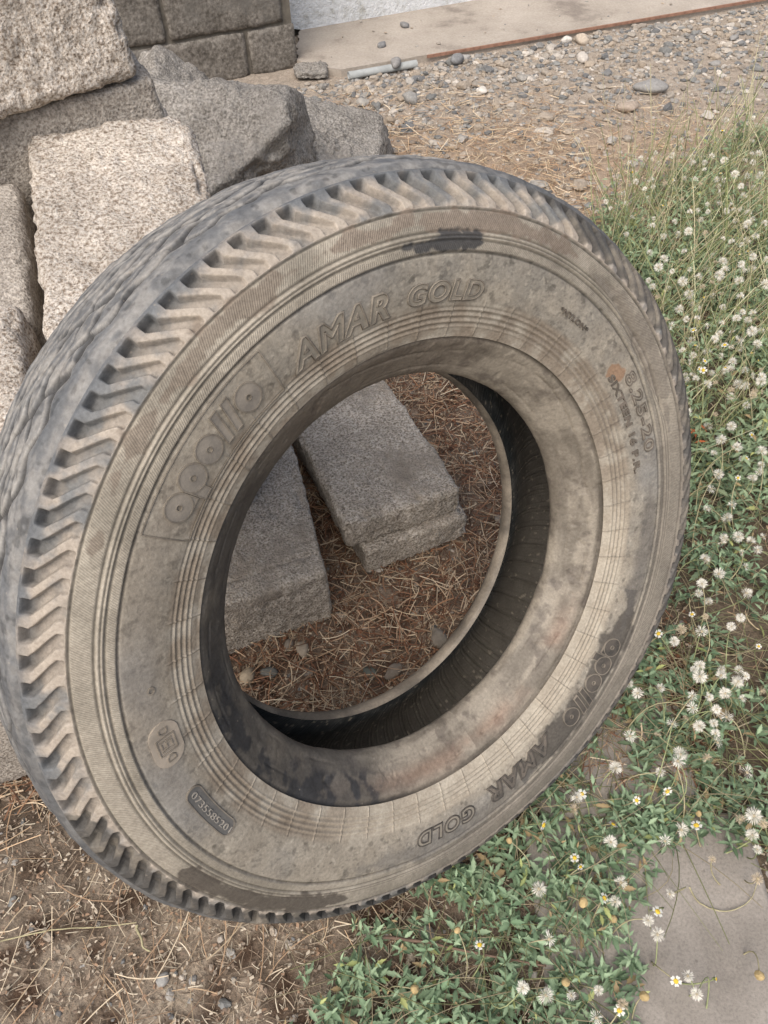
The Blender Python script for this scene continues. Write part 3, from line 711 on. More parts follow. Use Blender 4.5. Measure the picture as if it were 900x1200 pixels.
c = lerp(c, (.075, .058, .044), .7*sm(-.25, -.5, GX)*sm(1.0, .5, GY)*sm(.22, .42, GY)*sm(.3, .5, n1))
c = lerp(c, (.16, .13, .095), .7*sm(.25, .6, GX)*sm(2.4, 1.8, GY))
c = c*(.75+.5*n3)[..., None]
mg, nt, b, N, L = mat('dirt'); at_ = N('Attribute'); at_.attribute_name = 'Col'; t = N('TexCoord').outputs['Object']
n1_ = noise(N, L, t, 160, 6, .75); r1 = ramp(N, [(.3, (.5, .48, .46)), (.5, (1, 1, 1)), (.72, (1.55, 1.5, 1.42))]); L(n1_.outputs[0], r1.inputs[0])
n2_ = noise(N, L, t, 38, 5, .7); r2 = ramp(N, [(.3, (.7, .68, .66)), (.7, (1.2, 1.2, 1.2))]); L(n2_.outputs[0], r2.inputs[0])
cc = mixc(N, L, mixc(N, L, at_.outputs['Color'], r1.outputs[0], .9, 'MULTIPLY'), r2.outputs[0], .8, 'MULTIPLY'); L(cc, b.inputs['Base Color'])
b.inputs['Roughness'].default_value = .97; b.inputs['Specular IOR Level'].default_value = .1; pv = bump(N, L, n1_.outputs[0], b, .9, .004); bump(N, L, n2_.outputs[0], b, .6, .01, pv)
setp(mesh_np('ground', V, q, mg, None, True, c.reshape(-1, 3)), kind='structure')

# paving slabs in the lower right
mps, nt, b, N, L = mat('worn_paving'); t = N('TexCoord').outputs['Object']
n1 = noise(N, L, t, 7, 6, .6, .5); r1 = ramp(N, [(.33, (.20, .178, .152)), (.55, (.295, .265, .23)), (.72, (.36, .325, .285))]); L(n1.outputs[0], r1.inputs[0])
n2 = noise(N, L, t, 240, 5, .7); r2 = ramp(N, [(.32, (.72, .72, .72)), (.5, (1, 1, 1)), (.7, (1.18, 1.18, 1.18))]); L(n2.outputs[0], r2.inputs[0])
vv = N('TexVoronoi'); vv.inputs['Scale'].default_value = 38; L(t, vv.inputs['Vector']); r3 = ramp(N, [(.05, (.45, .43, .4)), (.10, (1, 1, 1))]); L(vv.outputs['Distance'], r3.inputs[0])
cc = mixc(N, L, mixc(N, L, r1.outputs[0], r2.outputs[0], .9, 'MULTIPLY'), r3.outputs[0], .5, 'MULTIPLY'); L(cc, b.inputs['Base Color']); b.inputs['Roughness'].default_value = .95
bump(N, L, n2.outputs[0], b, .5, .0015)
def slab(x0, x1, y0, y1, top, seed, label, rz=0):
    V, Fq = cube_grid((x1-x0, y1-y0, .05), .008); hs = np.array([x1-x0, y1-y0, .05])/2
    inner = np.clip(V, -(hs-.0018), hs-.0018); d = V-inner; l = np.linalg.norm(d, axis=1)[:, None]; V = np.where(l > 1e-9, inner+d/np.maximum(l, 1e-9)*np.minimum(l, .0018), V)
    V[:, 2] += .004*(fbm(V*12+seed, 3, seed)-.5)
    e = np.maximum(np.abs(V[:, 0])/hs[0], np.abs(V[:, 1])/hs[1]); V[:, 2] -= .002*sm(.5, .62, fbm(V*30+seed, 3, seed+1))*sm(.9, 1, e)
    V[:, 0] += .003*(fbm(V*18+seed, 3, seed+3)-.5)*sm(.8, 1, np.abs(V[:, 0])/hs[0]); V[:, 1] += .002*(fbm(V*18+seed, 3, seed+4)-.5)*sm(.8, 1, np.abs(V[:, 1])/hs[1])
    if y1-y0 > .4: V[:, 2] -= .0022*np.exp(-((V[:, 1]+(y0+y1)/2-.2245-.004*(vnoise(V*25, 9)-.5))/.0035)**2)*(V[:, 2] > 0)*(.4+vnoise(V*20, 10))
    o = mesh_np('paving_slab', V, Fq, mps, None, True); weld(o); o.location = ((x0+x1)/2, (y0+y1)/2, top-.025); o.rotation_euler = (0, 0, math.radians(rz)); setp(o, label, 'paving slab')
slab(.205, .560, -.02, .447, .010, 300, 'bare dusty paving slab at the lower right, with a faint joint across it')
slab(.235, .50, .451, .672, .008, 302, 'overgrown paving slab just right of the tyre foot', 1)

# ------------------------------------------------------------------ scatter regions (ground coordinates)
def inpoly(x, y, poly):
    r = np.zeros(x.shape, bool); n = len(poly)
    for i in range(n):
        x1, y1 = poly[i]; x2, y2 = poly[(i+1) % n]
        c_ = ((y1 > y) != (y2 > y)) & (x < (x2-x1)*(y-y1)/((y2-y1) or 1e-9)+x1); r ^= c_
    return r
WEED = [(-.13, .0), (-.125, .18), (-.10, .25), (-.0, .30), (.10, .37), (.16, .46), (.26, .60), (.36, .72), (.46, .95), (.56, 1.25), (.68, 1.6), (.72, 2.0), (.70, 2.35), (.9, 2.55), (1.15, 2.7), (1.35, 2.95), (1.7, 3.0), (3.2, 3.3), (3.2, 0), (.72, .0), (.70, .30), (.60, .36), (.545, .385), (.46, .405), (.40, .385), (.36, .34), (.31, .27), (.285, .18), (.29, .0)]
def sample(n, poly=None, box=None):
    if poly is not None:
        xs = [p[0] for p in poly]; ys = [p[1] for p in poly]; box = (min(xs), max(xs), min(ys), max(ys))
    x = rng.uniform(box[0], box[1], n); y = rng.uniform(box[2], box[3], n)
    if poly is not None: k = inpoly(x, y, poly); x, y = x[k], y[k]
    return x, y
def in_view(x, y, m=.12):
    rel = np.stack([x, y, 0*x-H+.08], -1)@M; w = -rel[:, 2]; px = rel[:, 0]/w; py = rel[:, 1]/w
    return (w > 0) & (np.abs(px) < .5+m) & (py < .667+m) & (py > -.667-m-.05)
LEDGE_Y = lambda x: 3.79+(x+.12)*.364

# straw and litter
def strips(x, y, z, ang, ln, w, colr, curl, tilt):
    n = len(x); K = 4; t = np.linspace(-.5, .5, K+1)
    dx, dy = np.cos(ang), np.sin(ang)
    V = np.zeros((n, K+1, 2, 3))
    bend = curl[:, None]*(t[None]**2-.08)*ln[:, None]
    cx = x[:, None]+dx[:, None]*t*ln[:, None]-dy[:, None]*bend; cy = y[:, None]+dy[:, None]*t*ln[:, None]+dx[:, None]*bend
    cz = z[:, None]+t*tilt[:, None]*ln[:, None]+np.abs(tilt[:, None])*ln[:, None]*.3
    for s, sg in enumerate((-1, 1)):
        V[:, :, s, 0] = cx-dy[:, None]*w[:, None]*sg*.5; V[:, :, s, 1] = cy+dx[:, None]*w[:, None]*sg*.5; V[:, :, s, 2] = cz+sg*.25*w[:, None]
    base = (np.arange(n)*(K+1)*2)[:, None]+np.arange(K)[None]*2
    q = np.stack([base, base+1, base+3, base+2], -1).reshape(-1, 4)
    return V.reshape(-1, 3), q, np.repeat(colr, (K+1)*2, axis=0)
def straw_field(n, box, lo, hi, wlo, whi, pal, zlift, keep=None):
    x, y = sample(n, None, box); k = in_view(x, y) & (y < LEDGE_Y(x)-.02)
    if keep is not None: k &= keep(x, y)
    x, y = x[k], y[k]; n = len(x)
    pal = np.array(pal); c = pal[rng.integers(0, len(pal), n)]*rng.uniform(.7, 1.25, (n, 1))
    z = ground_h(x, y)-.008+rng.uniform(.001, zlift, n)
    return strips(x, y, z, rng.uniform(0, PI*2, n), rng.uniform(lo, hi, n), rng.uniform(wlo, whi, n), c, rng.normal(0, .28, n), rng.normal(0, .12, n))
def join(parts):
    Vs, Qs, Cs, b0 = [], [], [], 0
    for V, q, c in parts: Vs.append(V); Qs.append(q+b0); Cs.append(c); b0 += len(V)
    return np.vstack(Vs), np.vstack(Qs), np.vstack(Cs)
TANP = [(.50, .36, .23), (.58, .46, .31), (.40, .27, .17), (.34, .23, .15), (.62, .52, .38)]
REDP = [(.20, .10, .06), (.30, .17, .10), (.13, .07, .045), (.42, .30, .20), (.24, .13, .08), (.55, .44, .31)]
BRNP = [(.40, .32, .235), (.52, .44, .33), (.28, .215, .155), (.60, .53, .41), (.19, .14, .10)]
notslab = lambda x, y: ~((x > .2) & (x < .56) & (y < .45)) & ~((x > .24) & (x < .5) & (y < .67) & (y > .45))
S = [straw_field(15000, (-1.2, 1.3, 1.75, 3.6), .02, .085, .0012, .0028, TANP, .02, lambda x, y: (rng.random(len(x)) < sm(4.0, 2.6, y)*.95+.05) & (rng.random(len(x)) < np.where(x > .8, .5, 1))),
     straw_field(17000, (-.75, .55, .5, 1.8), .012, .06, .001, .0024, REDP, .018),
     straw_field(3500, (-.75, .55, .5, 1.8), .03, .08, .0008, .0015, TANP, .022),
     straw_field(9000, (-.9, .3, -.05, .7), .006, .035, .0006, .0014, BRNP, .008, lambda x, y: notslab(x, y) & (rng.random(len(x)) < sm(-.75, -.35, x)*.7+.3)),
     straw_field(3000, (.3, 2.4, .2, 3.4), .02, .08, .001, .002, TANP, .02, notslab),
     straw_field(420, (-.8, .3, -.05, .7), .05, .13, .0009, .0015, TANP, .022, notslab)]
V, q, c = join(S); o = mesh_np('dry_straw', V, q, MV_straw, None, False, np.clip(c, 0, .8))
setp(o, 'loose dry straw and chaff scattered over the dirt', 'straw', kind='stuff')
# flat crumbs of leaf litter
x, y = sample(34000, None, (-1.0, .6, -.05, 1.9)); k = in_view(x, y) & notslab(x, y); x, y = x[k], y[k]; n = len(x)
ang = rng.uniform(0, 2*PI, n); sz = rng.uniform(.0010, .0042, n); z = ground_h(x, y)-.006+rng.uniform(0, .006, n)
cor = np.array([(-1, -.5), (1, -.4), (.8, .5), (-.7, .6)])*rng.uniform(.6, 1.3, (n, 4, 1))
V = np.zeros((n, 4, 3)); V[..., 0] = x[:, None]+(cor[..., 0]*np.cos(ang)[:, None]-cor[..., 1]*np.sin(ang)[:, None])*sz[:, None]; V[..., 1] = y[:, None]+(cor[..., 0]*np.sin(ang)[:, None]+cor[..., 1]*np.cos(ang)[:, None])*sz[:, None]
V[..., 2] = z[:, None]+rng.uniform(0, .004, (n, 4))
pal = np.array([(.28, .13, .07), (.16, .08, .05), (.38, .30, .22), (.10, .06, .045), (.48, .40, .30), (.22, .17, .13)]); palB = np.array([(.36, .24, .16), (.30, .23, .17), (.46, .39, .30), (.22, .165, .125), (.55, .48, .38), (.34, .28, .22)]); c = np.where((y < .55)[:, None], palB[rng.integers(0, 6, n)], pal[rng.integers(0, 6, n)])
o = mesh_np('leaf_litter', V.reshape(-1, 3), np.arange(n*4).reshape(n, 4), MV_straw, None, False, np.repeat(c, 4, axis=0))
setp(o, 'crumbled reddish brown leaf litter on the dirt around the tyre', 'litter', kind='stuff')

# gravel
def ico(sub):
    bm = bmesh.new(); bmesh.ops.create_icosphere(bm, subdivisions=sub, radius=1); V = np.array([v.co[:] for v in bm.verts]); Fc = np.array([[v.index for v in f.verts] for f in bm.faces]); bm.free(); return V, Fc
IV, IF = ico(2)
VAR = [IV*(1+.8*(fbm(IV*1.1+s*5, 2, 400+s)-.5))[:, None]*(1+.45*(vnoise(IV*2.2+s*9, 440+s)-.5))[:, None] for s in range(14)]
STP = np.array([(.27, .26, .245), (.33, .31, .28), (.21, .21, .20), (.38, .34, .29), (.36, .30, .235), (.31, .27, .225), (.46, .42, .37), (.17, .17, .168), (.33, .28, .225)])
def gravel(x, y, s, sink=.25):
    n = len(x); Vs, Fs, Cs = [], [], []; zb = ground_h(x, y)-.008
    for i in range(n):
        v = VAR[rng.integers(14)]; a = rng.uniform(0, 2*PI); ca, sa = math.cos(a), math.sin(a)
        sc = s[i]*np.array([rng.uniform(.8, 1.35), rng.uniform(.7, 1.0), rng.uniform(.35, .7)]); w = v*sc
        w = np.stack([w[:, 0]*ca-w[:, 1]*sa, w[:, 0]*sa+w[:, 1]*ca, w[:, 2]], -1)+np.array([x[i], y[i], zb[i]+sc[2]*(1-2*sink)])
        Vs.append(w); Fs.append(IF+i*len(IV)); Cs.append(np.tile(STP[rng.integers(len(STP))]*rng.uniform(.75, 1.2), (len(IV), 1)))
    return np.vstack(Vs), np.vstack(Fs), np.vstack(Cs)
x, y = sample(27000, None, (-.6, 3.2, 2.2, 4.8)); k = in_view(x, y) & (y < LEDGE_Y(x)-.03)
dk = LEDGE_Y(x)-y; pr = np.clip(1.05-dk*.75, .03, 1); pr = np.maximum(pr, .25*(x > .5)*(y > 2.4)); k &= rng.random(len(x)) < pr*sm(-.45, -.1, x); x, y = x[k], y[k]
s = np.clip(rng.lognormal(math.log(.0078), .5, len(x)), .003, .030)
x2, y2 = sample(1800, None, (-.9, .6, .0, 1.9)); k = in_view(x2, y2) & notslab(x2, y2); x2, y2 = x2[k], y2[k]; s2 = np.clip(rng.lognormal(math.log(.0032), .5, len(x2)), .0015, .010)
x3, y3 = sample(330, None, (-.9, 3.0, 2.6, 4.9)); k = (y3 > LEDGE_Y(x3)+.05) & (y3 < 4.39+.41*(x3+.3)-.05) & (x3 > -.2); x3, y3 = x3[k], y3[k]; s3 = rng.uniform(.003, .010, len(x3))
A = gravel(x, y, s); B1 = gravel(x2, y2, s2); C1 = gravel(x3, y3, s3); C1[0][:, 2] += .028
V, q, c = join([A, B1, C1]); o = mesh_np('gravel', V, q, MV_stone, None, True, np.clip(c, 0, .8)); [p.__setattr__('use_smooth', False) for p in ()]; o.data.polygons.foreach_set('use_smooth', np.zeros(len(o.data.polygons), bool)); setp(o, 'mixed grey and buff gravel spread along the concrete ledge', 'gravel', kind='stuff')
# individual stones that stand out
STN = [((761, 105), .055, (.34, .33, .315), 'flat grey stone, largest in the gravel at the upper right'), ((464, 82 - 5), .030, (.30, .29, .28), 'round grey stone on the ledge just left of the pipe end'),
       ((475, 32), .022, (.27, .265, .26), 'dark pebble on the concrete ledge below the white wall'), ((447, 55), .022, (.25, .25, .25), 'dark grey pebble on the left of the concrete ledge'),
       ((682, 47 + 2), .034, (.55, .47, .38), 'buff rounded stone against the rusty strip'), ((663, 48), .024, (.72, .68, .62), 'bright whitish stone touching the rusty strip'),
       ((682, 70), .034, (.60, .55, .49), 'pale angular stone in the gravel below the rusty strip'), ((565, 107), .022, (.70, .66, .6), 'small white stone in the middle of the gravel'),
       ((535, 72), .036, (.26, .26, .26), 'dark grey stone at the left start of the rusty strip'), ((481, 118), .036, (.33, .32, .3), 'broad grey stone half buried left of the gravel'),
       ((735, 128), .034, (.45, .37, .30), 'buff flat stone beside the weeds in the gravel'), ((355, 762), .016, (.30, .28, .25), 'round pebble beside the lower block inside the tyre opening'),
       ((316, 789), .013, (.11, .12, .125), 'small dark pebble inside the tyre opening'), ((291, 795), .017, (.33, .30, .25), 'tan pebble at the lower left rim of the tyre opening'),
       ((433, 787), .012, (.10, .12, .12), 'small greenish black pebble in the lower tyre opening'), ((461, 790), .016, (.19, .18, .17), 'flat dark stone at the bottom of the tyre opening'),
       ((515, 752), .019, (.2, .195, .185), 'long dark stone near the lower right of the tyre opening'), ((362, 789), .011, (.17, .165, .16), 'blackish pebble between two others in the tyre opening'),
       ((339, 758), .010, (.2, .19, .18), 'dark pebble next to the block in the tyre opening'), ((500, 1092), .012, (.36, .33, .29), 'pale pebble at the weed edge under the tyre'),
       ((190, 1148), .010, (.38, .37, .35), 'small light grey pebble in the straw below the tyre'), ((585, 438 + 170), .011, (.24, .24, .24), 'bluish pebble at the right rim of the tyre opening')]
for i, ((px, py), s_, colr, lb) in enumerate(STN):
    onledge = 'on the concrete ledge' in lb or 'on the ledge' in lb or 'on the left of the concrete' in lb
    p = at(px, py, .020 if onledge else 0); v = VAR[i % 14]*(1+.22*(fbm(IV*4+i, 2, 700+i)-.5))[:, None]*np.array([1.25, .9, .55 if 'flat' in lb else .75])*s_
    o = mesh_np('stone', v, IF, MV_stone, None, True, np.tile(np.array(colr)*(np.array([1.12, 1.0, .86]) if 'tyre opening' in lb else .82), (len(IV), 1))); m_ = o.modifiers.new('s', 'SUBSURF'); m_.levels = m_.render_levels = 1
    o.location = (p[0], p[1], (.020 if onledge else float(ground_h(p[0], p[1]))-.004)+s_*.38); o.rotation_euler = (0, 0, i*1.3); setp(o, lb, 'stone')

# ------------------------------------------------------------------ WEEDS
# toothed leaf, unit length along +x, two halves folded at the midrib
LO = [(0, 0), (.14, .05), (.30, .20), (.36, .16), (.52, .27), (.58, .18), (.74, .19), (.80, .10), (1, 0)]
def leaf_field(px, py, pz, ang, pitch, ln, roll, colr, wid):
    n = len(px); m = len(LO); lx = np.array([a for a, b in LO]); ly = np.array([b for a, b in LO])
    fold = .35
    up = np.zeros((n, m*2+0, 3))
    V = np.zeros((n, 3, m, 3))
    droop = -.28*lx**2
    for r_, sg in enumerate((-1, 0, 1)):
        X_ = lx[None]*ln[:, None]; Y_ = sg*ly[None]*ln[:, None]*wid[:, None]; Z_ = (droop[None]+np.abs(sg)*ly[None]*fold)*ln[:, None]
        cr, sr = np.cos(roll)[:, None], np.sin(roll)[:, None]; Y2 = Y_*cr-Z_*sr*.3; Z2 = Z_+Y_*sr
        cp, sp = np.cos(pitch)[:, None], np.sin(pitch)[:, None]; X3 = X_*cp-Z2*sp; Z3 = X_*sp+Z2*cp
        ca, sa = np.cos(ang)[:, None], np.sin(ang)[:, None]
        V[:, r_, :, 0] = px[:, None]+X3*ca-Y2*sa; V[:, r_, :, 1] = py[:, None]+X3*sa+Y2*ca; V[:, r_, :, 2] = pz[:, None]+Z3
    base = (np.arange(n)*3*m)[:, None, None]+(np.arange(2)*m)[None, :, None]+np.arange(m-1)[None, None]
    q = np.stack([base, base+1, base+m+1, base+m], -1).reshape(-1, 4)
    C_ = np.repeat(colr, 3*m, axis=0).reshape(n, 3, m, 3).copy(); C_[:, 1] *= 1.25
    return V.reshape(-1, 3), q, C_.reshape(-1, 3)
def sprigs(n, poly, hlo, hhi, llo, lhi, seed, dens=None, pale=0.0, box=None):
    x, y = sample(n, poly if box is None else None, box); k = in_view(x, y, .15)&inpoly(x, y, poly)
    if dens is not None: k &= rng.random(len(x)) < dens(x, y)
    x, y = x[k], y[k]; n = len(x); out = []; stems = []
    hh = rng.uniform(hlo, hhi, n); lean = rng.uniform(0, 2*PI, n); la = rng.uniform(0, .6, n)
    clump = fbm(np.stack([x*7, y*7, 0*x], -1), 3, 500)
    for lvl in range(4):
        f = (lvl+.6)/4
        cx = x+np.cos(lean)*la*hh*f; cy = y+np.sin(lean)*la*hh*f; cz = .004+hh*f*np.clip(.5+clump, .7, 1.3)
        a0 = lean+lvl*PI/2+rng.normal(0, .3, n)
        for s_ in (0, PI):
            ln = rng.uniform(llo, lhi, n)*(1-.13*lvl)
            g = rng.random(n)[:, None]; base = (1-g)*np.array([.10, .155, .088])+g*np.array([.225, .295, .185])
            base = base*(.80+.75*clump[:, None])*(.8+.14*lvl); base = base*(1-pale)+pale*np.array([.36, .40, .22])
            yl = rng.random(n) < .035; base[yl] = base[yl]*np.array([1.5, 1.2, .8])
            dry = rng.random(n) < .035; base[dry] = np.array([.36, .27, .15])
            out.append(leaf_field(cx, cy, cz, a0+s_, rng.uniform(-.15, .75, n)+.12*lvl, ln, rng.normal(0, .35, n), base, rng.uniform(.5, .85, n)))
    return out
in_front = lambda x, y: y < 1.2
tp = lambda x, y: (fbm(np.stack([x*6, y*6, 0*x], -1), 3, 501) > .37)*.75+.25
L1 = sprigs(3900, WEED, .015, .06, .018, .036, 1, lambda x, y: np.where((x > .22) & (x < .40) & (y > .50) & (y < .60), .45, 1.0)*tp(x, y), box=(-.2, 1.4, -.02, 1.25))
L2 = sprigs(8000, WEED, .05, .17, .022, .042, 2, lambda x, y: (y >= 1.1)*np.where(y > 2.2, .75, 1)*(x < 2.6)*tp(x, y), .22, box=(.4, 2.6, 1.1, 3.3))
EDGE = [(-.2, -.02), (-.17, .2), (-.12, .27), (-.02, .34), (.08, .40), (.2, .34), (.25, .1), (.25, -.02)]
L3 = sprigs(160, EDGE, .01, .04, .012, .024, 3)
SL = [(.21, .1), (.21, .44), (.56, .47), (.56, .41), (.42, .385), (.345, .3), (.31, .1)]
L4 = sprigs(230, SL, .01, .05, .016, .03, 4)
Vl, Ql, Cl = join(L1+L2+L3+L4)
# stems: thin three-sided tubes along arcs
def stem_tubes(P0, P1, sag, rad, colr, K=6):
    n = len(P0); t = np.linspace(0, 1, K+1); Cc = P0[:, None]*(1-t)[None, :, None]+P1[:, None]*t[None, :, None]
    Cc = Cc + sag[:, None]*(4*t*(1-t))[None, :, None]
    d = P1-P0; d /= np.linalg.norm(d, axis=1)[:, None]+1e-9; a = np.cross(d, np.array([.3, .2, .93])); a /= np.linalg.norm(a, axis=1)[:, None]+1e-9; b_ = np.cross(d, a)
    V = np.zeros((n, K+1, 3, 3))
    for k in range(3):
        V[:, :, k] = Cc+(a*math.cos(2.094*k)+b_*math.sin(2.094*k))[:, None]*rad[:, None, None]*(1-.35*t)[None, :, None]
    base = (np.arange(n)*(K+1)*3)[:, None, None]+(np.arange(K)*3)[None, :, None]; k = np.arange(3)[None, None]; k2 = (k+1) % 3
    q = np.stack([base+k, base+k2, base+3+k2, base+3+k], -1).reshape(-1, 4)
    return V.reshape(-1, 3), q, np.repeat(colr, (K+1)*3, axis=0)
T = []
x, y = sample(16000, WEED); k = in_view(x, y) & (y < 1.5); x, y = x[k], y[k]; n = len(x); a = rng.uniform(0, 2*PI, n); l = rng.uniform(.05, .22, n)
P0 = np.stack([x, y, np.full(n, .006)], -1); P1 = P0+np.stack([np.cos(a)*l, np.sin(a)*l, rng.uniform(.0, .07, n)], -1)
gcol = np.where(rng.random((n, 1)) < .5, np.array([[.24, .25, .12]]), np.array([[.40, .34, .22]]))*rng.uniform(.7, 1.2, (n, 1))
T.append(stem_tubes(P0, P1, np.stack([rng.normal(0, .012, n), rng.normal(0, .012, n), rng.uniform(.005, .03, n)], -1), rng.uniform(.0005, .0011, n), gcol))
x, y = sample(3000, None, (.45, 2.6, 1.15, 3.3)); k = in_view(x, y, .2) & inpoly(x, y, WEED); x, y = x[k], y[k]; n = len(x); hh = rng.uniform(.12, .34, n)*sm(.9, 1.9, y)+.05
P0 = np.stack([x, y, np.zeros(n)], -1); P1 = P0+np.stack([rng.normal(.05, .13, n)*hh/.3, rng.normal(.0, .10, n)*hh/.3, hh], -1)
gcol = np.where(rng.random((n, 1)) < .45, np.array([[.38, .42, .20]]), np.array([[.72, .66, .44]]))*rng.uniform(.75, 1.2, (n, 1))
T.append(stem_tubes(P0, P1, np.stack([rng.normal(0, .02, n), rng.normal(0, .02, n), rng.uniform(0, .01, n)], -1), rng.uniform(.0010, .0019, n), gcol))
Vt, Qt, Ct = join(T)
V, q, c = join([(Vl, Ql, Cl), (Vt, Qt, Ct)])
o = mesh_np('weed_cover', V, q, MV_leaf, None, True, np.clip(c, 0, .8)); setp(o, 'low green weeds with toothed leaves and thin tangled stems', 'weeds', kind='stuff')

# flower heads -------------------------------------------------------
def pompom(r, n, seed, cr):
    g = random.Random(seed); bm = bmesh.new()
    for i in range(n):
        zz = g.uniform(-.55, 1); a = g.uniform(0, 2*PI); q_ = math.sqrt(1-zz*zz); d = Vector((q_*math.cos(a), q_*math.sin(a), zz)); l = r*g.uniform(.75, 1.08)
        s_ = d.cross(Vector((g.random(), g.random(), g.random()+.1))).normalized()*r*.026
        p = d*r*.15; e = d*l; m_ = d*l*.75
        v = [bm.verts.new(p), bm.verts.new(m_+s_*1.25), bm.verts.new(e), bm.verts.new(m_-s_*1.25)]; bm.faces.new(v)
    return bm
def mesh_of(bm, m_, name):
    me = bpy.data.meshes.new(name); bm.to_mesh(me); bm.free(); me.materials.append(m_); return me
HEADS = []
for k in range(5):
    bm = pompom((.0122, .0105, .0135, .0095, .0125)[k], (190, 150, 210, 120, 60)[k], k, 0); HEADS.append(mesh_of(bm, MP_fluff if k != 3 else MP_fluff2, 'seed_head'))
cores = []
bm = bmesh.new(); bmesh.ops.create_icosphere(bm, subdivisions=1, radius=.0028); CORE = mesh_of(bm, MP_core, 'seed_core')
bm = bmesh.new()
for k in range(5):
    a = 2*PI*k/5; ring_ = []
    for (rr2, w_, z_) in ((.0022, .0012, 0), (.005, .0026, .0009), (.0072, .0022, .0006)):
        for s_ in (-1, 1): ring_.append(bm.verts.new((rr2*math.cos(a)-s_*w_*math.sin(a), rr2*math.sin(a)+s_*w_*math.cos(a), z_)))
    tipv = bm.verts.new((.0066*math.cos(a), .0066*math.sin(a), .0004))
    bm.faces.new((ring_[0], ring_[2], ring_[3], ring_[1])); bm.faces.new((ring_[2], ring_[4], tipv)); bm.faces.new((ring_[2], tipv, ring_[3])); bm.faces.new((tipv, ring_[5], ring_[3]))
PETAL = mesh_of(bm, MP_petal, 'petals')
bm = bmesh.new(); bmesh.ops.create_icosphere(bm, subdivisions=2, radius=.0032)
for v in bm.verts: v.co.z = v.co.z*.55+.0008; v.co *= 1+.12*math.sin(v.co.x*9000)*math.sin(v.co.y*9000)
DISC = mesh_of(bm, MP_disc, 'flower_disc')
bm = bmesh.new(); bmesh.ops.create_icosphere(bm, subdivisions=2, radius=.0042)
for v in bm.verts: v.co.z *= 1.25; v.co *= 1+.1*math.sin(5*math.atan2(v.co.y, v.co.x))
BUD = mesh_of(bm, MP_bud, 'dry_bud')
bm = bmesh.new(); bmesh.ops.create_cone(bm, segments=8, radius1=.0012, radius2=.0036, depth=.006, cap_ends=True)
SEPAL = mesh_of(bm, MP_sepal, 'sepals')
def add(me, name, parent, loc=(0, 0, 0), rot=(0, 0, 0), sc=1):
    o = bpy.data.objects.new(name, me); C.objects.link(o); o.parent = parent; o.location = loc; o.rotation_euler = rot; o.scale = (sc,)*3; return o
def stalk(px, py, hh, kind, label, group, reach=None, dry=False):
    hp = at(px, py, hh); a = random.uniform(0, 2*PI); l = hh*random.uniform(.25, .75)
    bx, by = hp[0]+math.cos(a)*l, hp[1]+math.sin(a)*l
    e = empty({'seed': 'seed_head_stalk', 'flower': 'flower_stalk', 'bud': 'bud_stalk'}[kind], (bx, by, 0)); setp(e, label, {'seed': 'seed head', 'flower': 'flower', 'bud': 'flower bud'}[kind], group)
    top = Vector((hp[0]-bx, hp[1]-by, hh)); bend = Vector((random.gauss(0, .12), random.gauss(0, .12), random.uniform(0, .12)))*hh
    pts = [top*t+bend*4*t*(1-t)+(Vector((0, 0, 1))*hh*.1*math.sin(PI*t)) for t in [i/7 for i in range(8)]]
    bm = bmesh.new(); tube(bm, pts, [.0012-.0004*i/7 for i in range(8)], 5)
    from_bm('stem', bm, MP_stemd if dry or random.random() < .45 else MP_stem, e, True)
    rot = (random.gauss(.25, .45), random.gauss(0, .45), random.uniform(0, 6.28)); sc = random.uniform(.62, 1.08)
    if kind == 'seed':
        k = random.randrange(5); hd = add(HEADS[k], 'seed_head', e, top, rot, sc); add(CORE, 'seed_core', hd)
    elif kind == 'flower':
        d_ = add(DISC, 'flower_disc', e, top, rot, sc*1.12); add(PETAL, 'petals', d_); add(SEPAL, 'sepals', d_, (0, 0, -.003))
    else: add(BUD, 'dry_bud', e, top, rot, sc*1.4)
# those of the lower right, placed one by one (zoomed photo positions)
def zz(l, ox, oy): return [(ox+a/2, oy+b/2) for a, b in l]
seeds = zz([(575,43),(648,52),(790,22),(830,37),(763,75),(775,108),(773,135),(707,123),(782,180),(757,217),(683,225),(543,240),(648,250),(851,250),(448,337),(452,308),(531,414),(835,360),(867,352),(697,384),(659,411),(769,454),(875,431),(889,370),(863,397),(876,499),(542,553),(555,508),(670,535),(619,597),(712,727),(733,770),(387,641),(325,755),(380,773),(439,773),(503,761),(560,795),(497,825),(641,630),(363,523),(885,60),(832,10)], 450, 780)
mids = zz([(843,105),(812,130),(865,127),(850,150),(775,172),(773,262),(790,230),(828,248),(804,413),(830,458),(860,467),(840,495),(847,528),(785,545),(745,568),(738,590),(850,590),(760,610),(814,668),(697,675),(680,703),(745,680),(790,783),(828,797),(740,785),(762,833),(877,15),(723,80),(705,135),(798,465),(740,760),(780,862),(880,305),(735,15),(790,35)], 450, 400)
fl1 = zz([(463,302),(592,316),(664,294),(537,373),(732,375),(373,373),(461,472),(447,451),(516,545),(641,577),(224,655),(777,734),(684,739),(552,808)], 450, 780)
fl2 = zz([(740,65),(862,220),(848,275),(722,640),(643,685),(830,320),(878,715),(800,62),(712,105)], 450, 400)
buds = zz([(738,347),(467,555),(426,742),(610,775),(880,726),(537,594),(72,758),(294,410),(172,620)], 450, 780)
special = {0: 'white seed head closest to the right foot of the tyre tread', 30: 'upper of the two seed heads leaning out over the bare paving', 31: 'lower of the two seed heads leaning out over the bare paving', 32: 'lone small seed head in the dark leaves right of the brown twig', 11: 'white seed head over the patch of bare slab beside the tyre', 28: 'spiky thin seed head standing alone above the bare paving'}
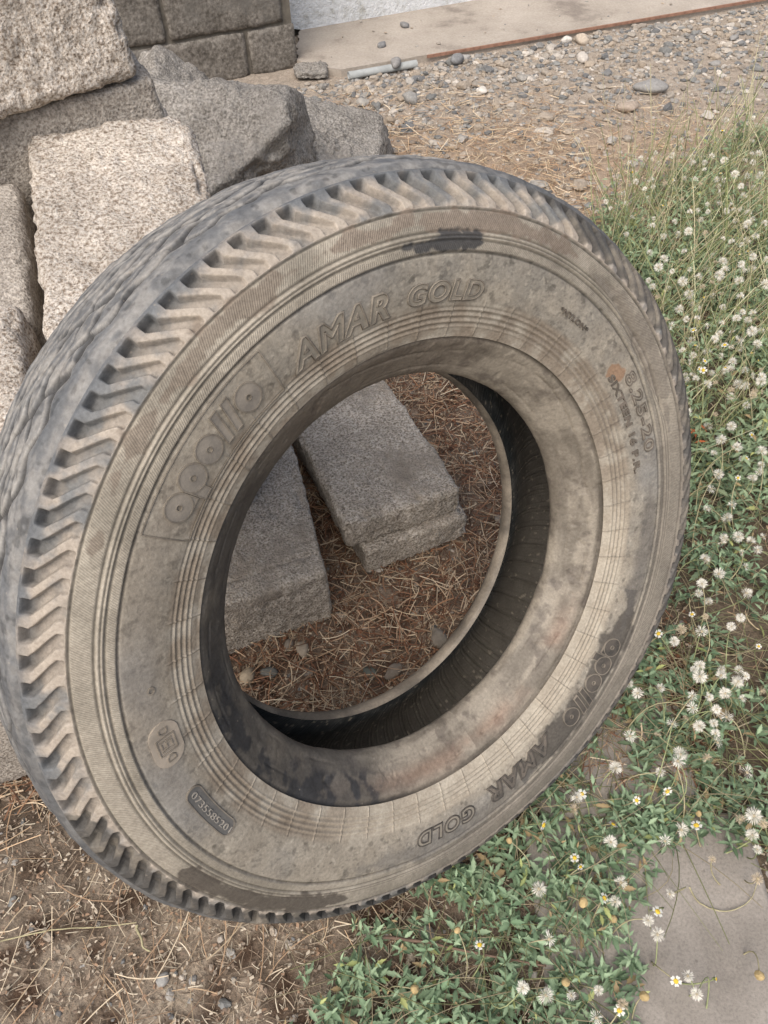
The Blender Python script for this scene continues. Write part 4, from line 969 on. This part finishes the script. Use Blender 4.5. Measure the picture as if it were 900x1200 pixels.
for i, (a, b_) in enumerate(seeds):
    if i in special: stalk(a, b_, .06+.05*random.random(), 'seed', special[i], None)
    else: stalk(a, b_, .05+.06*random.random(), 'seed', 'white fluffy seed head among the low weeds right of the tyre foot', 'seed heads over the low weeds')
extra = [(random.uniform(800, 898), random.uniform(440, 860)) for _ in range(34)] + [(random.uniform(735, 800), random.uniform(760, 900)) for _ in range(6)]
for a, b_ in mids+extra: stalk(a, b_, .07+.09*random.random(), 'seed', 'white fluffy seed head on a thin stem at the right of the tyre', 'seed heads at the right of the tyre')
fs = {10: 'white and yellow flower lowest and leftmost, in the dark leaves under the tyre', 11: 'white flower furthest right, hanging over the bare paving', 5: 'small yellow flower nearest to the lower rim of the tyre', 12: 'white flower on the slab beside the two leaning seed heads'}
for i, (a, b_) in enumerate(fl1): stalk(a, b_, .05+.04*random.random(), 'flower', fs.get(i, 'small white flower with a yellow centre in the low weeds'), None if i in fs else 'small flowers in the low weeds')
for a, b_ in fl2: stalk(a, b_, .08+.06*random.random(), 'flower', 'small pale flower with a yellow centre right of the tyre', 'small flowers right of the tyre')
for i, (a, b_) in enumerate(buds): stalk(a, b_, .04+.04*random.random(), 'bud', 'dry tan bud at the far right over the paving' if i == 4 else 'dry tan flower bud among the low weeds', None if i == 4 else 'dry buds in the low weeds', dry=True)
cnt = 0
UP = [(705, 235), (735, 190), (790, 165), (840, 140), (905, 120), (905, 470), (800, 445), (775, 370), (745, 310)]
pxs = rng.uniform(700, 900, 1100); pys = rng.uniform(90, 470, 1100); k = inpoly(pxs, pys, UP)
pts = list(zip(pxs[k], pys[k])); chosen = []
for p in pts:
    if all((p[0]-c_[0])**2+(p[1]-c_[1])**2 > 55 for c_ in chosen): chosen.append(p)
    if len(chosen) >= 190: break
for i, (a, b_) in enumerate(chosen):
    hgt = .12+.16*random.random(); near_ = b_ > 400
    if i % 9 == 0: stalk(a, b_, hgt, 'flower', 'tiny yellow flower standing in the tall weeds at the upper right', 'flowers in the tall weeds')
    else: stalk(a, b_, hgt if not near_ else .14, 'seed', 'pale seed head on a tall stem in the weeds at the upper right', 'seed heads in the tall weeds')

# twigs, loop of dry stem, little plant at the wall foot
def twig(pts, rad, name, label, m_=MP_twig):
    bm = bmesh.new(); P = [Vector(p) for p in pts]; fine = []
    for i in range(len(P)-1):
        a = P[max(i-1, 0)]; b_ = P[i]; c_ = P[i+1]; d = P[min(i+2, len(P)-1)]
        for t in [k/5 for k in range(5)]: fine.append(.5*((2*b_)+(-a+c_)*t+(2*a-5*b_+4*c_-d)*t*t+(-a+3*b_-3*c_+d)*t**3)+Vector((random.gauss(0, rad*.25), random.gauss(0, rad*.25), 0)))
    fine.append(P[-1]); n = len(fine); tube(bm, fine, [rad*(1-.55*i/n) for i in range(n)], 7)
    return setp(from_bm(name, bm, m_, None, True), label, 'twig')
twig([at(450, 1098, .035), at(500, 1104, .03), at(560, 1118, .028), at(640, 1132, .02)], .0026, 'dry_twig', 'brown woody twig lying in the weeds below the tyre')
twig([at(808, 1040, .012), at(820, 1058, .012), at(850, 1068, .014), at(878, 1056, .014), at(888, 1030, .02)], .0012, 'dry_twig', 'thin pale dry stem curved in a loop on the paving', MP_stemd)
twig([at(693, 925, .04), at(690, 880, .045), at(693, 850, .04)], .0016, 'dry_twig', 'thin upright brown twig in front of the slab by the tyre')
twig([at(0, 1103, .012), at(60, 1090, .012), at(120, 1086, .012), at(160, 1081, .012)], .0012, 'dry_twig', 'long pale straw stem on the dirt under the left of the tyre', MP_stemd)
twig([at(160, 1085, .01), at(168, 1108, .01), at(176, 1115, .012)], .0022, 'curled_straw', 'short curled yellow straw on the dirt under the tyre', MP_stemd)
g = empty('small_plant', at(180, 78, 0)); setp(g, 'small green plant growing at the foot of the block wall', 'plant')
n = 12; az = np.linspace(0, 2*PI, n, endpoint=False)
V, q, c = leaf_field(np.zeros(n), np.zeros(n), np.full(n, .17), az, np.full(n, .55), np.full(n, .16), np.zeros(n), np.tile(np.array([.08, .17, .05]), (n, 1)), np.full(n, .55)); mesh_np('leaves', V, q, MV_leaf, g, True, c)
bm = bmesh.new(); tube(bm, [(0, 0, 0), (0, 0, .18)], .006, 6); from_bm('stem', bm, MP_stem, g)
# orange dry leaves by the right of the tyre
p = at(815, 512, .05); n = 5
V, q, c = leaf_field(np.linspace(-.015, .015, n), np.linspace(-.03, .03, n), np.full(n, .01), np.linspace(0, 5, n), np.full(n, .3), np.full(n, .03), np.zeros(n), np.tile(np.array([.55, .17, .07]), (n, 1)), np.full(n, .5))
o = mesh_np('orange_leaf_sprig', V, q, MV_leaf, None, True, c); o.location = p; setp(o, 'sprig of orange red dry leaves at the right edge of the tyre', 'leaves')

# ------------------------------------------------------------------ LIGHT
w = bpy.data.worlds.new('World'); bpy.context.scene.world = w; w.use_nodes = True; nt = w.node_tree; bg = nt.nodes['Background']
sky = nt.nodes.new('ShaderNodeTexSky'); sky.sky_type = 'NISHITA'; sky.sun_disc = False; SE, SA = 54, -158
sky.sun_elevation = math.radians(SE); sky.sun_rotation = math.radians(SA); sky.dust_density = 5; sky.air_density = 1.0; sky.ozone_density = 1.0
nt.links.new(sky.outputs[0], bg.inputs[0]); bg.inputs[1].default_value = .15
sl = bpy.data.lights.new('sun', 'SUN'); sl.energy = 2.8; sl.angle = math.radians(55); sl.color = (1, .965, .915); so = bpy.data.objects.new('sun', sl); C.objects.link(so)
sdv = Vector((math.sin(math.radians(SA))*math.cos(math.radians(SE)), math.cos(math.radians(SA))*math.cos(math.radians(SE)), math.sin(math.radians(SE))))
so.rotation_euler = sdv.to_track_quat('Z', 'Y').to_euler(); so.location = (-2, -2, 4)

# ------------------------------------------------------------------ CAMERA
cd = bpy.data.cameras.new('camera'); cam = bpy.data.objects.new('camera', cd); C.objects.link(cam)
cd.sensor_fit = 'VERTICAL'; cd.sensor_height = 36; cd.lens = 27; cd.clip_start = .02; cd.clip_end = 500
cam.matrix_world = Matrix([list(M[i])+[(0, 0, H)[i]] for i in range(3)]+[[0, 0, 0, 1]])
sc = bpy.context.scene; sc.camera = cam
sc.view_settings.view_transform = 'Standard'; sc.view_settings.look = 'None'; sc.view_settings.exposure = 0
sc.cycles.max_bounces = 6
